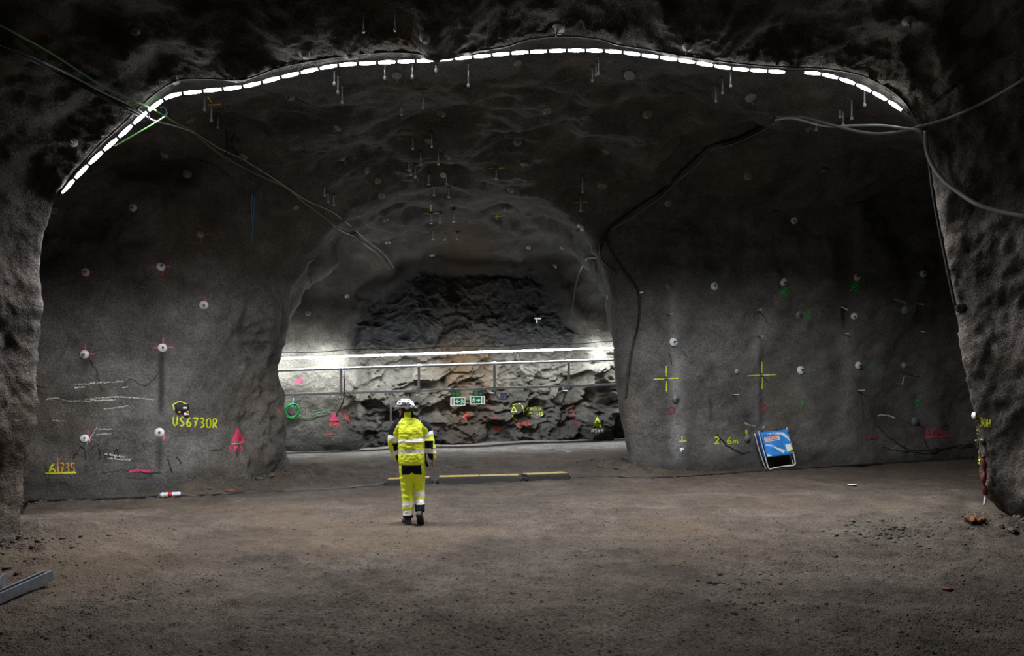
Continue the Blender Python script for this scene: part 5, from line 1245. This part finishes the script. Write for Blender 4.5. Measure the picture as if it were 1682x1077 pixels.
# ------------------------------------------------------------------ cable ramps, connector
def ramp(pa, pb, label):
    a = hit(*pa)[0]; c = hit(*pb)[0]; a.z = ground(a.x, a.y) + .03; c.z = ground(c.x, c.y) + .03; mid_ = (a + c) / 2; e = empty('cable_ramp', mid_); L_ = (c - a).length
    e.rotation_euler = (0, -math.asin((c.z - a.z) / L_), math.atan2(c.y - a.y, c.x - a.x))
    n_ = max(1, round(L_ / .9)); 
    b = MB(); h = L_ / 2
    prof = [(-.17, -.09), (-.155, .06), (-.12, .085), (.12, .085), (.155, .06), (.17, -.09)]
    v = [(sx * h, y_, z_) for sx in (-1, 1) for y_, z_ in prof]; m_ = len(prof)
    b.add(v, [tuple(range(m_)), tuple(range(2*m_-1, m_-1, -1))] + [(i, i+m_, (i+1) % m_ + m_, (i+1) % m_) for i in range(m_)])
    b.build('rubber_body', M['ramp_black'], e, False)
    for k in range(n_):
        b = MB(); x0 = -h + L_ * k / n_; b.box((x0 + L_ / n_ / 2, 0.01, .094), (L_ / n_ - .02, .20, .02), None, .006); b.build('yellow_lid', M['yellow_top'], e)
    for sx in (-1, 1):
        b = MB(); b.box((sx * (h + .03), .06, .01), (.07, .09, .06), None, .01); b.box((sx * (h + .03), -.08, .01), (.07, .09, .06), None, .01); b.build('end_lug', M['ramp_black'], e)
    tag(e, label, 'cable ramp', 'cable ramps across the portal')
ramp((637, 796), (707, 793), 'yellow topped cable ramp partly behind the person')
ramp((721, 792), (853, 789), 'longest yellow topped cable ramp, in the middle of the portal')
ramp((862, 788), (929, 785), 'yellow topped cable ramp at the right end of the row')
a = hit(263, 817)[0]; c = hit(297, 815)[0]; a.z = ground(a.x, a.y) + .05; c.z = ground(c.x, c.y) + .05
e = empty('cable_connector', (a + c) / 2); ax = (c - a).normalized(); L_ = (c - a).length
b = MB(); b.lathe([(.030, -L_/2), (.042, -L_*.46), (.046, -L_*.12), (.046, L_*.12), (.040, L_*.22), (.040, L_*.44), (.028, L_/2)], (0, 0, 0), ax, 14); b.build('shell', simple('pale_grey_plastic', (.62, .66, .72), .4), e)
b = MB(); b.lathe([(.047, -L_*.10), (.050, -L_*.09), (.050, L_*.09), (.047, L_*.10)], (0, 0, 0), ax, 14); b.build('red_band', M['red'], e)
b = MB(); b.lathe([(.047, -L_*.40), (.052, -L_*.39), (.052, -L_*.34), (.047, -L_*.33)], (0, 0, 0), ax, 14); b.build('ring', M['white'], e)
tag(e, 'grey and red cable connector lying at the foot of the left wall', 'connector')
# ------------------------------------------------------------------ things around the pillars
p = P(1614, 752, 11.15); e = empty('strap', p); s = p.y / F
pts = [Vector(q) - p for q in span([(1614, 752, 11.15), (1616, 762, 11.15), (1617, 775, 11.15), (1615, 790, 11.15), (1617, 802, 11.15), (1619, 812, 11.15)], 22, .05)]
b = MB(); b.tube(pts, [.02 + .022 * abs(math.sin(k * .42)) for k in range(len(pts))], 8); b.build('bunched_cloth', M['maroon'], e)
pt2 = [Vector(q) - p for q in span([(1619, 812, 11.15), (1618, 822, 11.15), (1617, 830, 11.15)], 8, .05)]
b = MB(); b.tube(pt2, .018, 6); b.build('pale_tip', M['label_pale'], e)
b = MB(); ell(b, (0, -.02, .02), (.04, .03, .03)); b.build('knot', M['maroon'], e)
tag(e, 'dark red bunched strap hanging at the foot of the right pillar', 'strap')
p, n, o = hit(1602, 682, .02); b = MB(); b.lathe([(.05, -.012), (.055, 0), (.05, .012), (.0, .014)], n=16, axis=tuple(n)); o = b.build('reflector', M['white']); o.location = p
tag(o, 'small white reflector on the edge of the right pillar', 'reflector')
p, n, o = hit(1578, 505, .01); b = MB(); b.lathe([(.04, -.02), (.08, .0), (.07, .015), (.03, .02), (0, .02)], n=14, axis=tuple(n)); o = b.build('dark_disc', M['black']); o.location = p  # flat dark disc stands in for a hole
tag(o, 'black round disc on the right pillar edge', 'plate')
def channel(pa, pb, w_, label):
    a = hit(*pa)[0]; c = hit(*pb)[0]; a.z = ground(a.x, a.y) + .06; c.z = ground(c.x, c.y) + .10
    mid_ = (a + c) / 2; e = empty('steel_channel', mid_); d_ = (c - a); L_ = d_.length; x_ = d_.normalized(); z_ = (Vector((0, 0, 1)) - x_ * x_.z).normalized(); y_ = z_.cross(x_)
    R_ = Matrix((x_, y_, z_)).transposed(); e.rotation_euler = R_.to_euler()
    b = MB(); b.box((0, 0, -w_*.45), (L_, w_, w_*.08)); b.box((0, -w_*.46, 0), (L_, w_*.08, w_)); b.box((0, w_*.46, 0), (L_, w_*.08, w_)); b.build('web', M['steel_dull'], e, False)
    b = MB(); b.box((0, -w_*.36, w_*.47), (L_, w_*.22, w_*.08)); b.box((0, w_*.36, w_*.47), (L_, w_*.22, w_*.08)); b.build('lip', M['steel_dull'], e, False)
    tag(e, label, 'steel channel', 'steel channels lower left')
channel((-70, 1022), (80, 960), .10, 'galvanised steel channel lying on the dirt at the lower left')
channel((-60, 1000), (4, 964), .09, 'end of a second steel channel just inside the left frame edge')
p = hit(1603, 858)[0]; b = MB(); N_ = 14
v = [(x_ * .02 - .15, y_ * .02 - .15, .05 + .05 * math.sin(x_ * 1.1) * math.cos(y_ * .8) + .02 * math.sin(x_ * 2.7 + y_)) for x_ in range(15) for y_ in range(15)]
k = [(i * 15 + j) for i in range(14) for j in range(14) if (i - 7) ** 2 + (j - 7) ** 2 * 1.6 < 50 + 14 * math.sin(i * 2 + j)]
b.add(v, [(q, q + 15, q + 16, q + 1) for q in k]); o = b.build('rag', M['orange']); o.location = p; o.modifiers.new('t', 'SOLIDIFY').thickness = .012
tag(o, 'crumpled rust orange rag on the ground before the right pillar', 'rag')
for (x_, y_, w_, lab) in [(1400, 797, .24, 'flat white scrap on the floor below the right wall'), (934, 743, .26, 'white scrap on the far road left of the right jamb'), (770, 727, .2, 'yellowish scrap at the foot of the far wall'), (377, 806, .26, 'orange brown scrap at the foot of the left jamb'), (1557, 969, .12, 'small tan scrap on the dark dirt at the lower right')]:
    p = hit(x_, y_)[0]; b = MB(); r_ = random.Random(x_)
    ring_ = [(w_ * (.35 + .2 * r_.random()) * math.cos(q), w_ * (.28 + .15 * r_.random()) * math.sin(q), .015 + .01 * r_.random()) for q in np.linspace(0, 2 * math.pi, 9)[:-1]]
    b.add([(0, 0, .03)] + ring_, [(0, 1 + i, 1 + (i + 1) % 8) for i in range(8)]); o = b.build('scrap', M['orange'] if 'brown' in lab or 'tan' in lab else (M['yellow_top'] if 'yellow' in lab else M['label_pale'])); o.location = p; o.modifiers.new('t', 'SOLIDIFY').thickness = .01
    tag(o, lab, 'scrap', 'scraps on the ground')
# ------------------------------------------------------------------ stones
def stone_mesh(seed, n=1):
    bm = bmesh.new(); bmesh.ops.create_icosphere(bm, subdivisions=n, radius=1); r_ = random.Random(seed)
    sx, sy, sz = r_.uniform(.8, 1.3), r_.uniform(.6, 1.0), r_.uniform(.45, .8)
    for q in bm.verts:
        k = r_.uniform(.78, 1.15); q.co = Vector((q.co.x * sx * k, q.co.y * sy * k, q.co.z * sz * k))
    me = bpy.data.meshes.new('stone'); bm.to_mesh(me); bm.free(); me.materials.append(M['stone']); return me
SM = [stone_mesh(s_, 2) for s_ in range(4)]
for i, (x_, y_, d_, lab) in enumerate([(1452, 877, 12, 'largest loose stone on the ground left of the right pillar'), (1478, 881, 9, 'stone just right of the largest loose one'), (1372, 914, 9, 'lone dark stone on the right half of the floor'), (43, 921, 10, 'stone on top of the rubble at the left pillar'), (1440, 884, 9, 'stone just left of the largest loose one'),
                                       (310, 972, 11, 'clod in the dark patch on the left of the floor'), (12, 934, 16, 'big block in the rubble under the left pillar'), (30, 942, 13, 'smaller block right of the big one in the left rubble'), (1664, 872, 16, 'block at the foot of the right pillar'), (1645, 866, 11, 'stone beside the block at the right pillar foot'),
                                       (425, 787, 11, 'stone at the foot of the left jamb'), (395, 797, 9, 'stone at the left wall foot right of the connector'), (345, 803, 10, 'stone between the connector and the orange brown scrap'), (447, 782, 12, 'stone closest to the left jamb corner'), (985, 766, 9, 'stone in the rubble left of the right jamb'), (1012, 770, 10, 'stone at the right jamb corner')]):
    p = hit(x_, y_)[0]; r_ = d_ * p.y / F / 2
    o = bpy.data.objects.new('rock', SM[i % 4]); COL.objects.link(o); o.location = p + Vector((0, 0, r_ * .25)); o.scale = (r_, r_, r_); o.rotation_euler = (0, 0, i * 1.3)
    tag(o, lab, 'rock', 'loose rocks on the ground')
TM = []
for s_ in range(6):
    me = stone_mesh(20 + s_, 1); vv = np.empty(len(me.vertices) * 3, np.float32); me.vertices.foreach_get('co', vv); TM.append((vv.reshape(-1, 3), np.array([tuple(q.vertices) for q in me.polygons]))); bpy.data.meshes.remove(me)
def floor_z(x, y):
    """height of the finished floor grid"""
    iy = np.clip(np.interp(y, ys, np.arange(len(ys))), 0, len(ys) - 1.001); hh = np.clip(.86 * y + 1.2, 7.0, 15.0)
    ix = np.clip((x / hh + 1) / 2 * (len(xs) - 1), 0, len(xs) - 1.001); a_, b_ = iy.astype(int), ix.astype(int); fa, fb = iy - a_, ix - b_
    return (zz[a_, b_]*(1-fa)*(1-fb) + zz[a_+1, b_]*fa*(1-fb) + zz[a_, b_+1]*(1-fa)*fb + zz[a_+1, b_+1]*fa*fb)
def gravel(n, gen, smin, smax, label, name):
    X_, Y_ = gen(n); dens = fbm(np.stack([X_ * .8, Y_ * .8, X_ * 0], -1), 3)
    keep = rng.random(len(X_)) < np.clip(.45 + dens * 1.2, .08, 1); X_, Y_ = X_[keep], Y_[keep]; Z_ = floor_z(X_, Y_)
    S_ = smin + (smax - smin) * rng.random(len(X_)) ** 3.5
    V = []; Q = []; off_ = 0
    A_ = rng.random(len(X_)) * 6.28
    for k in range(6):
        idx = np.where(np.arange(len(X_)) % 6 == k)[0]; tv, tf = TM[k]
        c_, s_ = np.cos(A_[idx]), np.sin(A_[idx])
        vx = (tv[None, :, 0] * c_[:, None] - tv[None, :, 1] * s_[:, None]) * S_[idx, None] + X_[idx, None]
        vy = (tv[None, :, 0] * s_[:, None] + tv[None, :, 1] * c_[:, None]) * S_[idx, None] + Y_[idx, None]
        vz = tv[None, :, 2] * S_[idx, None] + Z_[idx, None] + S_[idx, None] * .2
        V.append(np.stack([vx, vy, vz], -1).reshape(-1, 3)); Q.append((tf[None] + (np.arange(len(idx)) * len(tv))[:, None, None]).reshape(-1, 3) + off_); off_ += len(idx) * len(tv)
    V = np.concatenate(V); Q = np.concatenate(Q)
    me = bpy.data.meshes.new(name); me.vertices.add(len(V)); me.vertices.foreach_set('co', V.astype(np.float32).ravel())
    me.loops.add(Q.size); me.loops.foreach_set('vertex_index', Q.astype(np.int32).ravel()); me.polygons.add(len(Q)); me.polygons.foreach_set('loop_start', np.arange(0, Q.size, 3, dtype=np.int32))
    me.update(calc_edges=True); me.materials.append(M['stone'])
    o = bpy.data.objects.new(name, me); COL.objects.link(o); tag(o, label, 'gravel', None, 'stuff'); return o
def near_gen(n):
    y = 5.2 * (16.0 / 5.2) ** rng.random(n); x = (rng.random(n) * 2 - 1) * (y * .72); k = (np.abs(x) < 6.5) | ((y > 13) & (x > 0) & (x < 9.0)); return x[k], y[k]
gravel(22000, near_gen, .004, .019, 'small stones and clods strewn over the packed dirt floor', 'floor_gravel')
def bank_gen(n):
    cs = [(P(15, 940, 9.0), .6), (P(430, 792, 16.0), .8), (P(330, 808, 14.9), .7), (P(1000, 765, 18.4), .8), (P(1660, 880, 10.6), .6), (P(1480, 880, 10.3), .8), (P(1250, 985, 7.4), .8), (P(490, 775, 17.2), .7), (P(100, 822, 13.6), .8), (P(1090, 778, 17.3), .7)]
    k = rng.integers(0, len(cs), n); c = np.array([(a.x, a.y, r) for a, r in cs])[k]; return c[:, 0] + rng.normal(size=n) * c[:, 2] * .6, c[:, 1] + rng.normal(size=n) * c[:, 2] * .5
gravel(4200, bank_gen, .007, .045, 'coarse rubble heaped at the feet of the pillars and walls', 'wall_rubble')
